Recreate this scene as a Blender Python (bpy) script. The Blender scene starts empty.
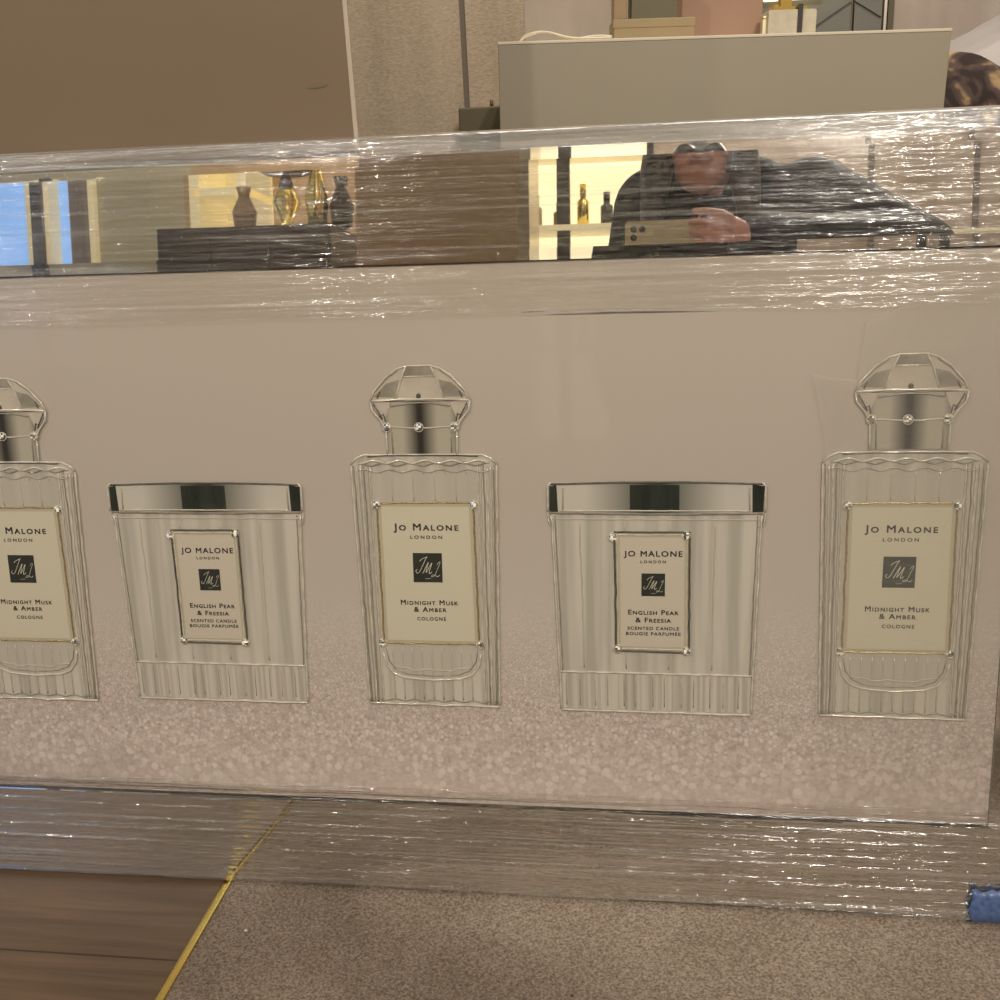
import bpy, bmesh, math, random
from mathutils import Vector, Matrix, noise
random.seed(7)
S = bpy.context.scene
C = S.collection
PI = math.pi
# ------------------------------------------------------------------ camera calibration
F = 1088.0
def nz(a): return Vector(a).normalized()
U_ = nz((7450, 3, -1088)); D_ = nz((157, 4790, 1088)); N_ = U_.cross(D_).normalized(); D_ = N_.cross(U_)
P0 = 1.135 * Vector((0, (892-500)/F, 1))
UP0 = -nz((128, 3130, 1088))
WZ = (UP0 - UP0.dot(U_)*U_).normalized(); WX = U_.copy(); WY = WZ.cross(WX)
R_ = Matrix((WX, WY, WZ))                      # camera axes -> world
LEAN = math.asin((-D_).dot(WY))
OFF = Vector((0, 0, 0.004))
CAM = R_ @ (-P0) + OFF
cd = bpy.data.cameras.new('camera'); cam = bpy.data.objects.new('camera', cd); C.objects.link(cam)
cd.sensor_width = 36; cd.lens = 36*F/1000; cd.clip_start = .005
rx = R_ @ Vector((1,0,0)); ry = R_ @ Vector((0,-1,0)); rz = R_ @ Vector((0,0,-1))
cam.matrix_world = Matrix(((rx.x, ry.x, rz.x, CAM.x), (rx.y, ry.y, rz.y, CAM.y), (rx.z, ry.z, rz.z, CAM.z), (0,0,0,1)))
S.camera = cam
PIC = Matrix.Translation(OFF) @ Matrix.Rotation(-LEAN, 4, 'X')   # picture frame: x right, y into, z up
PN = (PIC.to_3x3() @ Vector((0,1,0)))
def ray(px, py): return (R_ @ Vector(((px-500)/F, (py-500)/F, 1))).normalized()
def on_y(px, py, Y):
    r = ray(px, py); return CAM + r*((Y-CAM.y)/r.y)
def on_z(px, py, Z=0.0):
    r = ray(px, py); return CAM + r*((Z-CAM.z)/r.z)
def mir(px, py, Y):                               # where the mirror shows pixel px,py on the plane y=Y
    r = ray(px, py); t = (OFF-CAM).dot(PN)/r.dot(PN); h = CAM + r*t
    q = r - 2*r.dot(PN)*PN
    return h + q*((Y-h.y)/q.y)
# ------------------------------------------------------------------ materials
def srgb(r, g, b):
    f = lambda c: (c/12.92 if c <= .04045 else ((c+.055)/1.055)**2.4)
    return (f(r/255), f(g/255), f(b/255), 1)
def mat(name):
    m = bpy.data.materials.new(name); m.use_nodes = True
    nt = m.node_tree; b = nt.nodes['Principled BSDF']
    return m, nt, b
def N(nt, typ, **kw):
    n = nt.nodes.new(typ)
    for k, v in kw.items():
        if k.startswith('i_'):
            n.inputs[k[2:].replace('_', ' ')].default_value = v
        else: setattr(n, k, v)
    return n
def L(nt, a, b): nt.links.new(a, b)
def simple(name, col, rough=.5, metal=0, coat=0, spec=.5, emis=None, es=0, var=.06, vs=(6,6,6), bump=0, bs=200):
    m, nt, b = mat(name)
    b.inputs['Roughness'].default_value = rough; b.inputs['Metallic'].default_value = metal
    b.inputs['Coat Weight'].default_value = coat; b.inputs['Specular IOR Level'].default_value = spec
    tc = N(nt, 'ShaderNodeTexCoord'); mp = N(nt, 'ShaderNodeMapping'); mp.inputs['Scale'].default_value = vs
    L(nt, tc.outputs['Object'], mp.inputs['Vector'])
    no = N(nt, 'ShaderNodeTexNoise'); no.inputs['Scale'].default_value = 1; no.inputs['Detail'].default_value = 4
    L(nt, mp.outputs[0], no.inputs['Vector'])
    cr = N(nt, 'ShaderNodeValToRGB')
    cr.color_ramp.elements[0].position = .3; cr.color_ramp.elements[1].position = .7
    cr.color_ramp.elements[0].color = [c*(1-var) for c in col[:3]] + [1]
    cr.color_ramp.elements[1].color = [min(1, c*(1+var)) for c in col[:3]] + [1]
    L(nt, no.outputs['Fac'], cr.inputs[0]); L(nt, cr.outputs[0], b.inputs['Base Color'])
    if bump:
        n2 = N(nt, 'ShaderNodeTexNoise'); n2.inputs['Scale'].default_value = bs; n2.inputs['Detail'].default_value = 3
        L(nt, tc.outputs['Object'], n2.inputs['Vector'])
        bp = N(nt, 'ShaderNodeBump'); bp.inputs['Strength'].default_value = bump; bp.inputs['Distance'].default_value = .002
        L(nt, n2.outputs['Fac'], bp.inputs['Height']); L(nt, bp.outputs[0], b.inputs['Normal'])
    if emis is not None:
        b.inputs['Emission Color'].default_value = emis; b.inputs['Emission Strength'].default_value = es
    return m
M = {}
M['mirror'] = simple('mirror_glass', (.74,.735,.70,1), rough=.012, metal=1, var=.01)
M['glass_edge'] = simple('glass_edge', srgb(58,66,58), rough=.2, spec=.8)
M['backing'] = simple('backing_board', srgb(70,55,42), rough=.8)
M['ink'] = simple('black_ink', srgb(30,30,28), rough=.5, var=.02)
M['square'] = simple('emblem_black', srgb(42,44,38), rough=.4, var=.15, vs=(60,60,60))
M['script'] = simple('emblem_white', srgb(200,195,170), rough=.4)
M['gold'] = simple('polished_gold', (.88,.68,.20,1), rough=.16, metal=1, var=.1)
M['bluetape'] = simple('blue_tape', srgb(84,106,150), rough=.35, var=.3, vs=(200,60,200))
M['crystal'] = simple('crystal', srgb(220,212,194), rough=.07, metal=.85, var=.5, vs=(900,900,900))
M['bead'] = simple('clear_resin_bead', srgb(196,188,170), rough=.14, metal=.12, var=.22, vs=(90,90,90), coat=.6)
M['darkline'] = simple('grey_glass_line', srgb(134,128,113), rough=.2, var=.22, vs=(80,80,80), coat=.5)
M['blackline'] = simple('dark_metal_line', srgb(78,76,66), rough=.2, var=.4, vs=(80,80,80), coat=.5)
M['trimgrey'] = simple('grey_trim', srgb(120,110,98))
M['gapblack'] = simple('shadow_gap_black', srgb(40,38,32), rough=.9, spec=.05)
M['goldline'] = simple('gold_glitter_line', srgb(165,145,98), rough=.25, metal=.5, var=.45, vs=(700,700,700))
M['facet_g'] = simple('facet_dark_grey', srgb(140,134,118), rough=.15, var=.22, vs=(60,60,60), coat=.3)
M['sparkle'] = simple('crystal_glint', srgb(250,246,232), rough=.2, coat=.5, var=.02)
M['facet_d'] = simple('facet_grey', srgb(158,149,133), rough=.15, var=.16, vs=(60,60,60), coat=.3)
M['facet_l'] = simple('facet_light', srgb(178,168,151), rough=.15, var=.08, vs=(60,60,60), coat=.3)
def streaks(name, lo, hi, sx, sz=3, hard=(.35,.65), rough=.3, coat=.3, sy=1):
    """vertical flutes: a noise stretched along z"""
    m, nt, b = mat(name)
    tc = N(nt, 'ShaderNodeTexCoord'); mp = N(nt, 'ShaderNodeMapping'); mp.inputs['Scale'].default_value = (sx, sy, sz)
    L(nt, tc.outputs['Object'], mp.inputs['Vector'])
    no = N(nt, 'ShaderNodeTexNoise'); no.inputs['Scale'].default_value = 1; no.inputs['Detail'].default_value = 3
    L(nt, mp.outputs[0], no.inputs['Vector'])
    cr = N(nt, 'ShaderNodeValToRGB'); e = cr.color_ramp.elements
    e[0].position, e[1].position = hard; e[0].color = lo; e[1].color = hi
    L(nt, no.outputs['Fac'], cr.inputs[0]); L(nt, cr.outputs[0], b.inputs['Base Color'])
    b.inputs['Roughness'].default_value = rough; b.inputs['Coat Weight'].default_value = coat; b.inputs['Coat Roughness'].default_value = .08
    return m
M['glassbody'] = streaks('fluted_clear_glass', srgb(162,156,141), srgb(187,179,164), 75, hard=(.38,.6))
M['glassbase'] = streaks('dense_fluted_glass', srgb(150,143,129), srgb(187,179,164), 230, hard=(.3,.6))
M['liquid'] = streaks('pale_cologne', srgb(168,161,146), srgb(178,170,155), 60)
M['labelcream'] = simple('cream_label', srgb(188,180,156), rough=.5, var=.03)
M['labelborder'] = simple('label_margin', srgb(170,161,136), rough=.4, var=.06)
M['labelcandle'] = simple('pale_candle_label', srgb(184,174,154), rough=.45, var=.03)
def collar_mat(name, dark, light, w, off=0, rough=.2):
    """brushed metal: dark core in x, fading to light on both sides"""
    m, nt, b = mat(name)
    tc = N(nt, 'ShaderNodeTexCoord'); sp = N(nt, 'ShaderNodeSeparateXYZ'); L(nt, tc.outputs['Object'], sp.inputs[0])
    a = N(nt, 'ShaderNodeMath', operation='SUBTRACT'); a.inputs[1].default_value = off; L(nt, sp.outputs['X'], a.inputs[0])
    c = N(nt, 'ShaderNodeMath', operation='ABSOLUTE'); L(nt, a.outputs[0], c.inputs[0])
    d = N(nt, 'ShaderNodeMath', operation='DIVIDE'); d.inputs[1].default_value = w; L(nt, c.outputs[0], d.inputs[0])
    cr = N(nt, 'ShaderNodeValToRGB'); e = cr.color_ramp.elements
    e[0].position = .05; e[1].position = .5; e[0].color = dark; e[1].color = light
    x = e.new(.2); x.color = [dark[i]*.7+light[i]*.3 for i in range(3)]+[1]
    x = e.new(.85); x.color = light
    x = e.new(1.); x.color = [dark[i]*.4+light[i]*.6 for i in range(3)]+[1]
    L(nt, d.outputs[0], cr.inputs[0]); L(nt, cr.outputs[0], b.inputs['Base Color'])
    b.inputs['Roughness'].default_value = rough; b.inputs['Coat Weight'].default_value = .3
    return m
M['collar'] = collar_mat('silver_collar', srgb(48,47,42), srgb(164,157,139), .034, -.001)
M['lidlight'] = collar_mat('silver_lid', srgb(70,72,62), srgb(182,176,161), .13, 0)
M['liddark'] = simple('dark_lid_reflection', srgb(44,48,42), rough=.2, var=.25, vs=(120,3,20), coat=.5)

# the print: soft grey-beige backdrop turning to bokeh glitter low down
m, nt, b = mat('printed_backdrop'); M['print'] = m
tc = N(nt, 'ShaderNodeTexCoord'); sp = N(nt, 'ShaderNodeSeparateXYZ'); L(nt, tc.outputs['Object'], sp.inputs[0])
base = N(nt, 'ShaderNodeValToRGB'); e = base.color_ramp.elements
e[0].position = 0; e[0].color = srgb(186,170,158); e[1].position = 1; e[1].color = srgb(170,159,144)  # lowest stop also brightened to make up for light falloff
x = e.new(.2); x.color = srgb(176,161,149); x = e.new(.36); x.color = srgb(176,166,152); x = e.new(.6); x.color = srgb(170,159,145)
mr = N(nt, 'ShaderNodeMapRange'); mr.inputs['From Min'].default_value = .09; mr.inputs['From Max'].default_value = .65
L(nt, sp.outputs['Z'], mr.inputs['Value']); L(nt, mr.outputs[0], base.inputs[0])
cur = base.outputs[0]
def bokeh(scale, zlo, zmid, zhi, strength, light, seed, r0=.28, r1=.42):
    global cur
    vo = N(nt, 'ShaderNodeTexVoronoi'); vo.inputs['Scale'].default_value = scale
    mp = N(nt, 'ShaderNodeMapping'); mp.inputs['Location'].default_value = (seed, 0, seed*.7); mp.inputs['Scale'].default_value = (1, .001, 1)
    L(nt, tc.outputs['Object'], mp.inputs['Vector']); L(nt, mp.outputs[0], vo.inputs['Vector'])
    cr = N(nt, 'ShaderNodeValToRGB'); q = cr.color_ramp.elements
    q[0].position = r0; q[0].color = (1,1,1,1); q[1].position = r1; q[1].color = (0,0,0,1)
    L(nt, vo.outputs['Distance'], cr.inputs[0])
    # only some of the cells light up
    sc = N(nt, 'ShaderNodeSeparateColor'); L(nt, vo.outputs['Color'], sc.inputs[0])
    pw = N(nt, 'ShaderNodeMath', operation='POWER'); pw.inputs[1].default_value = 1.0; L(nt, sc.outputs[0], pw.inputs[0])
    a1 = N(nt, 'ShaderNodeMath', operation='MULTIPLY'); L(nt, cr.outputs[0], a1.inputs[0]); L(nt, pw.outputs[0], a1.inputs[1])
    zr = N(nt, 'ShaderNodeValToRGB'); z = zr.color_ramp.elements
    rg = N(nt, 'ShaderNodeMapRange'); rg.inputs['From Min'].default_value = 0; rg.inputs['From Max'].default_value = .5
    L(nt, sp.outputs['Z'], rg.inputs['Value']); L(nt, rg.outputs[0], zr.inputs[0])
    z[0].position = zlo*2; z[0].color = (0,0,0,1); z[1].position = zhi*2; z[1].color = (0,0,0,1)
    k = z.new(zmid*2); k.color = (1,1,1,1)
    a2 = N(nt, 'ShaderNodeMath', operation='MULTIPLY'); L(nt, a1.outputs[0], a2.inputs[0]); L(nt, zr.outputs[0], a2.inputs[1])
    a3 = N(nt, 'ShaderNodeMath', operation='MULTIPLY'); a3.inputs[1].default_value = strength; L(nt, a2.outputs[0], a3.inputs[0])
    mx = N(nt, 'ShaderNodeMix', data_type='RGBA'); L(nt, a3.outputs[0], mx.inputs[0]); L(nt, cur, mx.inputs[6]); mx.inputs[7].default_value = light
    cur = mx.outputs[2]
bokeh(430, .13, .215, .33, .75, srgb(222,211,198), 1.3, .25, .6)
bokeh(520, .13, .21, .32, .7, srgb(132,116,108), 4.3, .25, .6)
bokeh(240, .10, .175, .245, .55, srgb(138,121,114), 8.1, .38, .6)
bokeh(215, .10, .172, .240, .8, srgb(216,203,190), 2.1, .36, .55)
bokeh(130, .06, .145, .21, .42, srgb(150,131,124), 5.1, .42, .56)
bokeh(118, .05, .138, .20, .75, srgb(212,198,186), 3.7, .40, .50)
bokeh(75, .02, .115, .18, .45, srgb(208,194,182), 6.9, .40, .48)
L(nt, cur, b.inputs['Base Color'])
b.inputs['Roughness'].default_value = .5; b.inputs['Coat Weight'].default_value = .3; b.inputs['Coat Roughness'].default_value = .03

# stretch film
def film_mat(name, dcol=(.62,.6,.55,1), white=.10, gl=.02, bump=.8, thin=(.01,.26), pos=(.54,.78), rough=.09, dist=.0024):
    m = bpy.data.materials.new(name); m.use_nodes = True; nt = m.node_tree
    for n in list(nt.nodes): nt.nodes.remove(n)
    out = N(nt, 'ShaderNodeOutputMaterial')
    tc = N(nt, 'ShaderNodeTexCoord'); mp = N(nt, 'ShaderNodeMapping'); mp.inputs['Scale'].default_value = (6, 1, 170)
    L(nt, tc.outputs['Object'], mp.inputs['Vector'])
    no = N(nt, 'ShaderNodeTexNoise'); no.inputs['Scale'].default_value = 1; no.inputs['Detail'].default_value = 4; no.inputs['Roughness'].default_value = .6
    L(nt, mp.outputs[0], no.inputs['Vector'])
    bp = N(nt, 'ShaderNodeBump'); bp.inputs['Strength'].default_value = bump; bp.inputs['Distance'].default_value = dist
    # small cross dimples break the streaks into dashes
    m2 = N(nt, 'ShaderNodeMapping'); m2.inputs['Scale'].default_value = (42, 1, 160)
    L(nt, tc.outputs['Object'], m2.inputs['Vector'])
    n2 = N(nt, 'ShaderNodeTexNoise'); n2.inputs['Scale'].default_value = 1; n2.inputs['Detail'].default_value = 2
    L(nt, m2.outputs[0], n2.inputs['Vector'])
    ad = N(nt, 'ShaderNodeMath', operation='MULTIPLY_ADD'); ad.inputs[1].default_value = .6
    L(nt, n2.outputs['Fac'], ad.inputs[0]); L(nt, no.outputs['Fac'], ad.inputs[2]); L(nt, ad.outputs[0], bp.inputs['Height'])
    tr = N(nt, 'ShaderNodeBsdfTransparent'); tr.inputs[0].default_value = (.97,.965,.95,1)
    g = N(nt, 'ShaderNodeBsdfGlossy'); g.inputs['Color'].default_value = (1,1,1,1); g.inputs['Roughness'].default_value = rough
    L(nt, bp.outputs[0], g.inputs['Normal'])
    df = N(nt, 'ShaderNodeBsdfDiffuse'); df.inputs['Color'].default_value = dcol
    fr = N(nt, 'ShaderNodeFresnel'); fr.inputs['IOR'].default_value = 1.45; L(nt, bp.outputs[0], fr.inputs['Normal'])
    fm = N(nt, 'ShaderNodeMath', operation='MULTIPLY_ADD'); fm.inputs[1].default_value = 1.1; fm.inputs[2].default_value = gl; L(nt, fr.outputs[0], fm.inputs[0])
    mg = N(nt, 'ShaderNodeMixShader'); L(nt, fm.outputs[0], mg.inputs[0]); L(nt, tr.outputs[0], mg.inputs[1]); L(nt, g.outputs[0], mg.inputs[2])
    # milky streaks
    cr = N(nt, 'ShaderNodeValToRGB'); q = cr.color_ramp.elements
    m3 = N(nt, 'ShaderNodeMapping'); m3.inputs['Scale'].default_value = (3.5, 1, 260); L(nt, tc.outputs['Object'], m3.inputs['Vector'])
    n3 = N(nt, 'ShaderNodeTexNoise'); n3.inputs['Scale'].default_value = 1; n3.inputs['Detail'].default_value = 5; L(nt, m3.outputs[0], n3.inputs['Vector'])
    q[0].position = pos[0]; q[0].color = (thin[0],)*3+(1,); q[1].position = pos[1]; q[1].color = (thin[1],)*3+(1,)
    L(nt, n3.outputs['Fac'], cr.inputs[0])
    ms = N(nt, 'ShaderNodeMixShader'); L(nt, cr.outputs[0], ms.inputs[0]); L(nt, mg.outputs[0], ms.inputs[1]); L(nt, df.outputs[0], ms.inputs[2])
    L(nt, ms.outputs[0], out.inputs[0])
    return m
M['film'] = film_mat('creased_stretch_film')
M['film_low'] = film_mat('tight_stretch_film', gl=.06, bump=1.0, thin=(.02,.24), rough=.11, dist=.0026)
M['film_thick'] = film_mat('gathered_stretch_film', gl=.05, thin=(.07,.45), pos=(.40,.74))
M['film_flat'] = film_mat('smooth_stretch_film', dcol=(.95,.90,.80,1), gl=.0, bump=.03, thin=(.07,.12))

# floor wood
m, nt, b = mat('oak_planks'); M['wood'] = m
tc = N(nt, 'ShaderNodeTexCoord')
mp = N(nt, 'ShaderNodeMapping'); mp.inputs['Scale'].default_value = (1.6, 34, 1); L(nt, tc.outputs['Object'], mp.inputs['Vector'])
no = N(nt, 'ShaderNodeTexNoise'); no.inputs['Scale'].default_value = 1.6; no.inputs['Detail'].default_value = 8; no.inputs['Roughness'].default_value = .65; no.inputs['Distortion'].default_value = .8
L(nt, mp.outputs[0], no.inputs['Vector'])
cr = N(nt, 'ShaderNodeValToRGB'); e = cr.color_ramp.elements
e[0].position = .28; e[0].color = srgb(86,66,48); e[1].position = .74; e[1].color = srgb(128,102,78)
x = e.new(.5); x.color = srgb(108,85,63)
L(nt, no.outputs['Fac'], cr.inputs[0])
bk = N(nt, 'ShaderNodeTexBrick'); bk.inputs['Scale'].default_value = 1; bk.offset = 0; bk.inputs['Mortar Size'].default_value = .0012; bk.inputs['Mortar Smooth'].default_value = 0
bk.inputs['Brick Width'].default_value = 3.9; bk.inputs['Row Height'].default_value = .15
bk.inputs['Color1'].default_value = (1,1,1,1); bk.inputs['Color2'].default_value = (.88,.87,.86,1); bk.inputs['Mortar'].default_value = (.35,.3,.26,1)
m2 = N(nt, 'ShaderNodeMapping'); m2.inputs['Location'].default_value = (1.5, .12, 0); L(nt, tc.outputs['Object'], m2.inputs['Vector']); L(nt, m2.outputs[0], bk.inputs['Vector'])
mx = N(nt, 'ShaderNodeMix', data_type='RGBA', blend_type='MULTIPLY'); mx.inputs[0].default_value = 1
L(nt, cr.outputs[0], mx.inputs[6]); L(nt, bk.outputs['Color'], mx.inputs[7]); L(nt, mx.outputs[2], b.inputs['Base Color'])
b.inputs['Roughness'].default_value = .42
bp = N(nt, 'ShaderNodeBump'); bp.inputs['Strength'].default_value = .2; bp.inputs['Distance'].default_value = .002; L(nt, no.outputs['Fac'], bp.inputs['Height']); L(nt, bp.outputs[0], b.inputs['Normal'])
# carpet
m, nt, b = mat('carpet_pile'); M['carpet'] = m
tc = N(nt, 'ShaderNodeTexCoord')
n1 = N(nt, 'ShaderNodeTexNoise'); n1.inputs['Scale'].default_value = 420; n1.inputs['Detail'].default_value = 3
n2 = N(nt, 'ShaderNodeTexNoise'); n2.inputs['Scale'].default_value = 9; n2.inputs['Detail'].default_value = 4
n3 = N(nt, 'ShaderNodeTexVoronoi'); n3.inputs['Scale'].default_value = 17
for q in (n1, n2, n3): L(nt, tc.outputs['Object'], q.inputs['Vector'])
cr = N(nt, 'ShaderNodeValToRGB'); e = cr.color_ramp.elements
e[0].position = .3; e[0].color = srgb(112,98,83); e[1].position = .7; e[1].color = srgb(178,161,143)
L(nt, n1.outputs['Fac'], cr.inputs[0])
c2 = N(nt, 'ShaderNodeValToRGB'); e = c2.color_ramp.elements
e[0].position = .35; e[0].color = (.86,.84,.82,1); e[1].position = .65; e[1].color = (1.0,1.0,1.0,1); L(nt, n2.outputs['Fac'], c2.inputs[0])
c3 = N(nt, 'ShaderNodeValToRGB'); e = c3.color_ramp.elements
e[0].position = .03; e[0].color = (.5,.44,.4,1); e[1].position = .07; e[1].color = (1,1,1,1); L(nt, n3.outputs['Distance'], c3.inputs[0])
mx = N(nt, 'ShaderNodeMix', data_type='RGBA', blend_type='MULTIPLY'); mx.inputs[0].default_value = 1; L(nt, cr.outputs[0], mx.inputs[6]); L(nt, c2.outputs[0], mx.inputs[7])
my = N(nt, 'ShaderNodeMix', data_type='RGBA', blend_type='MULTIPLY'); my.inputs[0].default_value = .6; L(nt, mx.outputs[2], my.inputs[6]); L(nt, c3.outputs[0], my.inputs[7])
L(nt, my.outputs[2], b.inputs['Base Color']); b.inputs['Roughness'].default_value = .95; b.inputs['Specular IOR Level'].default_value = .1
bp = N(nt, 'ShaderNodeBump'); bp.inputs['Strength'].default_value = .8; bp.inputs['Distance'].default_value = .003; L(nt, n1.outputs['Fac'], bp.inputs['Height']); L(nt, bp.outputs[0], b.inputs['Normal'])
# woven wallpaper
def weave(name, lo, hi, sx=170, sz=620, streak=(8,8,.8)):
    m, nt, b = mat(name)
    tc = N(nt, 'ShaderNodeTexCoord')
    mp = N(nt, 'ShaderNodeMapping'); mp.inputs['Scale'].default_value = (sx, sx, sz); L(nt, tc.outputs['Object'], mp.inputs['Vector'])
    no = N(nt, 'ShaderNodeTexNoise'); no.inputs['Scale'].default_value = 1; no.inputs['Detail'].default_value = 4; L(nt, mp.outputs[0], no.inputs['Vector'])
    m2 = N(nt, 'ShaderNodeMapping'); m2.inputs['Scale'].default_value = streak; L(nt, tc.outputs['Object'], m2.inputs['Vector'])
    n2 = N(nt, 'ShaderNodeTexNoise'); n2.inputs['Scale'].default_value = 1; n2.inputs['Detail'].default_value = 3; L(nt, m2.outputs[0], n2.inputs['Vector'])
    av = N(nt, 'ShaderNodeMath', operation='MULTIPLY_ADD'); av.inputs[1].default_value = .5; L(nt, no.outputs['Fac'], av.inputs[0])
    hf = N(nt, 'ShaderNodeMath', operation='MULTIPLY'); hf.inputs[1].default_value = .5; L(nt, n2.outputs['Fac'], hf.inputs[0]); L(nt, hf.outputs[0], av.inputs[2])
    cr = N(nt, 'ShaderNodeValToRGB'); e = cr.color_ramp.elements; e[0].position = .36; e[0].color = lo; e[1].position = .64; e[1].color = hi
    L(nt, av.outputs[0], cr.inputs[0]); L(nt, cr.outputs[0], b.inputs['Base Color']); b.inputs['Roughness'].default_value = .75
    return m
M['fabricwall'] = weave('woven_wallpaper', srgb(160,142,120), srgb(206,188,163))
M['palewall'] = weave('pale_striped_wallpaper', srgb(180,163,148), srgb(208,192,176), 10, 8, (9,9,.7))
M['taupe'] = simple('taupe_laminate', srgb(112,93,70), rough=.5, var=.03, bump=.03)
M['edging'] = simple('pale_edging', srgb(176,160,140), rough=.5)
M['counter'] = simple('putty_paint', srgb(156,145,124), rough=.5, var=.02)
M['countertop'] = simple('putty_top', srgb(214,202,176), rough=.4, var=.02)
M['olive'] = simple('olive_card', srgb(150,130,92), rough=.45, var=.12)
M['olived'] = simple('dark_olive_card', srgb(100,90,62), rough=.5, var=.08)
M['darkolive'] = simple('dark_khaki', srgb(104,94,70), rough=.6, var=.08)
M['browncard'] = simple('bronze_card', srgb(148,122,86), rough=.45, var=.1)
M['pinkcard'] = simple('blush_card', srgb(163,129,106), rough=.6, var=.05)
M['marblecream'] = simple('cream_stone', srgb(190,180,156), rough=.5, var=.1, vs=(90,90,90))
M['black'] = simple('black_plastic', srgb(34,33,30), rough=.4)
M['cable'] = simple('white_cable', srgb(225,216,190), rough=.35)
M['chev'] = simple('grey_padded_panel', srgb(128,126,116), rough=.6, var=.08)
M['chrome'] = simple('brushed_steel', srgb(190,185,172), rough=.25, metal=1)
M['duvet'] = simple('white_bedding', srgb(205,196,190), rough=.85, var=.06, bump=.3, bs=40)
M['lightbox'] = simple('lit_display_back', srgb(255,238,200), rough=.6, emis=srgb(255,236,196), es=1.5)
M['creamwall'] = simple('cream_paint', srgb(205,192,160), rough=.6)
M['beigepanel'] = simple('beige_panel', srgb(190,182,158), rough=.5, var=.04)
M['brownpanel'] = simple('brown_panel', srgb(190,160,124), rough=.55, var=.06)
M['sky'] = simple('daylight_pane', srgb(150,190,240), rough=.2, emis=srgb(120,165,235), es=1.1, var=.1)
M['curtain'] = streaks('grey_curtain', srgb(112,100,92), srgb(150,138,124), 60, 1)
M['darkwood'] = simple('dark_wood', srgb(58,48,36), rough=.35)
M['creamcab'] = simple('glowing_cream_lacquer', srgb(235,224,186), rough=.4, emis=srgb(240,220,170), es=.35)  # weak emission puts a glow into the cream colour; no lamp inside
M['jacket'] = simple('black_jacket', srgb(20,22,24), rough=.8, spec=.25, var=.35, vs=(40,40,60), bump=.2, bs=60)
M['trousers'] = simple('dark_trousers', srgb(48,48,54), rough=.8)
M['skin'] = simple('skin', srgb(222,160,138), rough=.5, var=.05)
M['hair'] = streaks('dark_brown_hair', srgb(30,24,20), srgb(62,46,36), 150, 10)
M['phoneback'] = simple('phone_cream_back', srgb(214,200,168), rough=.25, metal=.2, var=.02)
M['whitecrumb'] = simple('white_crumb', srgb(235,228,215), rough=.7)
M['pinktop'] = simple('pink_top', srgb(190,140,120), rough=.8)
# fur cushion: cream, brown, aubergine blotches
m, nt, b = mat('mottled_faux_fur'); M['fur'] = m
tc = N(nt, 'ShaderNodeTexCoord'); no = N(nt, 'ShaderNodeTexNoise'); no.inputs['Scale'].default_value = 12; no.inputs['Detail'].default_value = 6; no.inputs['Distortion'].default_value = 1.4
L(nt, tc.outputs['Object'], no.inputs['Vector'])
cr = N(nt, 'ShaderNodeValToRGB'); e = cr.color_ramp.elements
e[0].position = .40; e[0].color = srgb(52,40,36); e[1].position = .74; e[1].color = srgb(190,164,128)
x = e.new(.50); x.color = srgb(92,74,66); x = e.new(.56); x.color = srgb(166,138,98); x = e.new(.64); x.color = srgb(190,166,130)
L(nt, no.outputs['Fac'], cr.inputs[0]); L(nt, cr.outputs[0], b.inputs['Base Color']); b.inputs['Roughness'].default_value = .9

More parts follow.
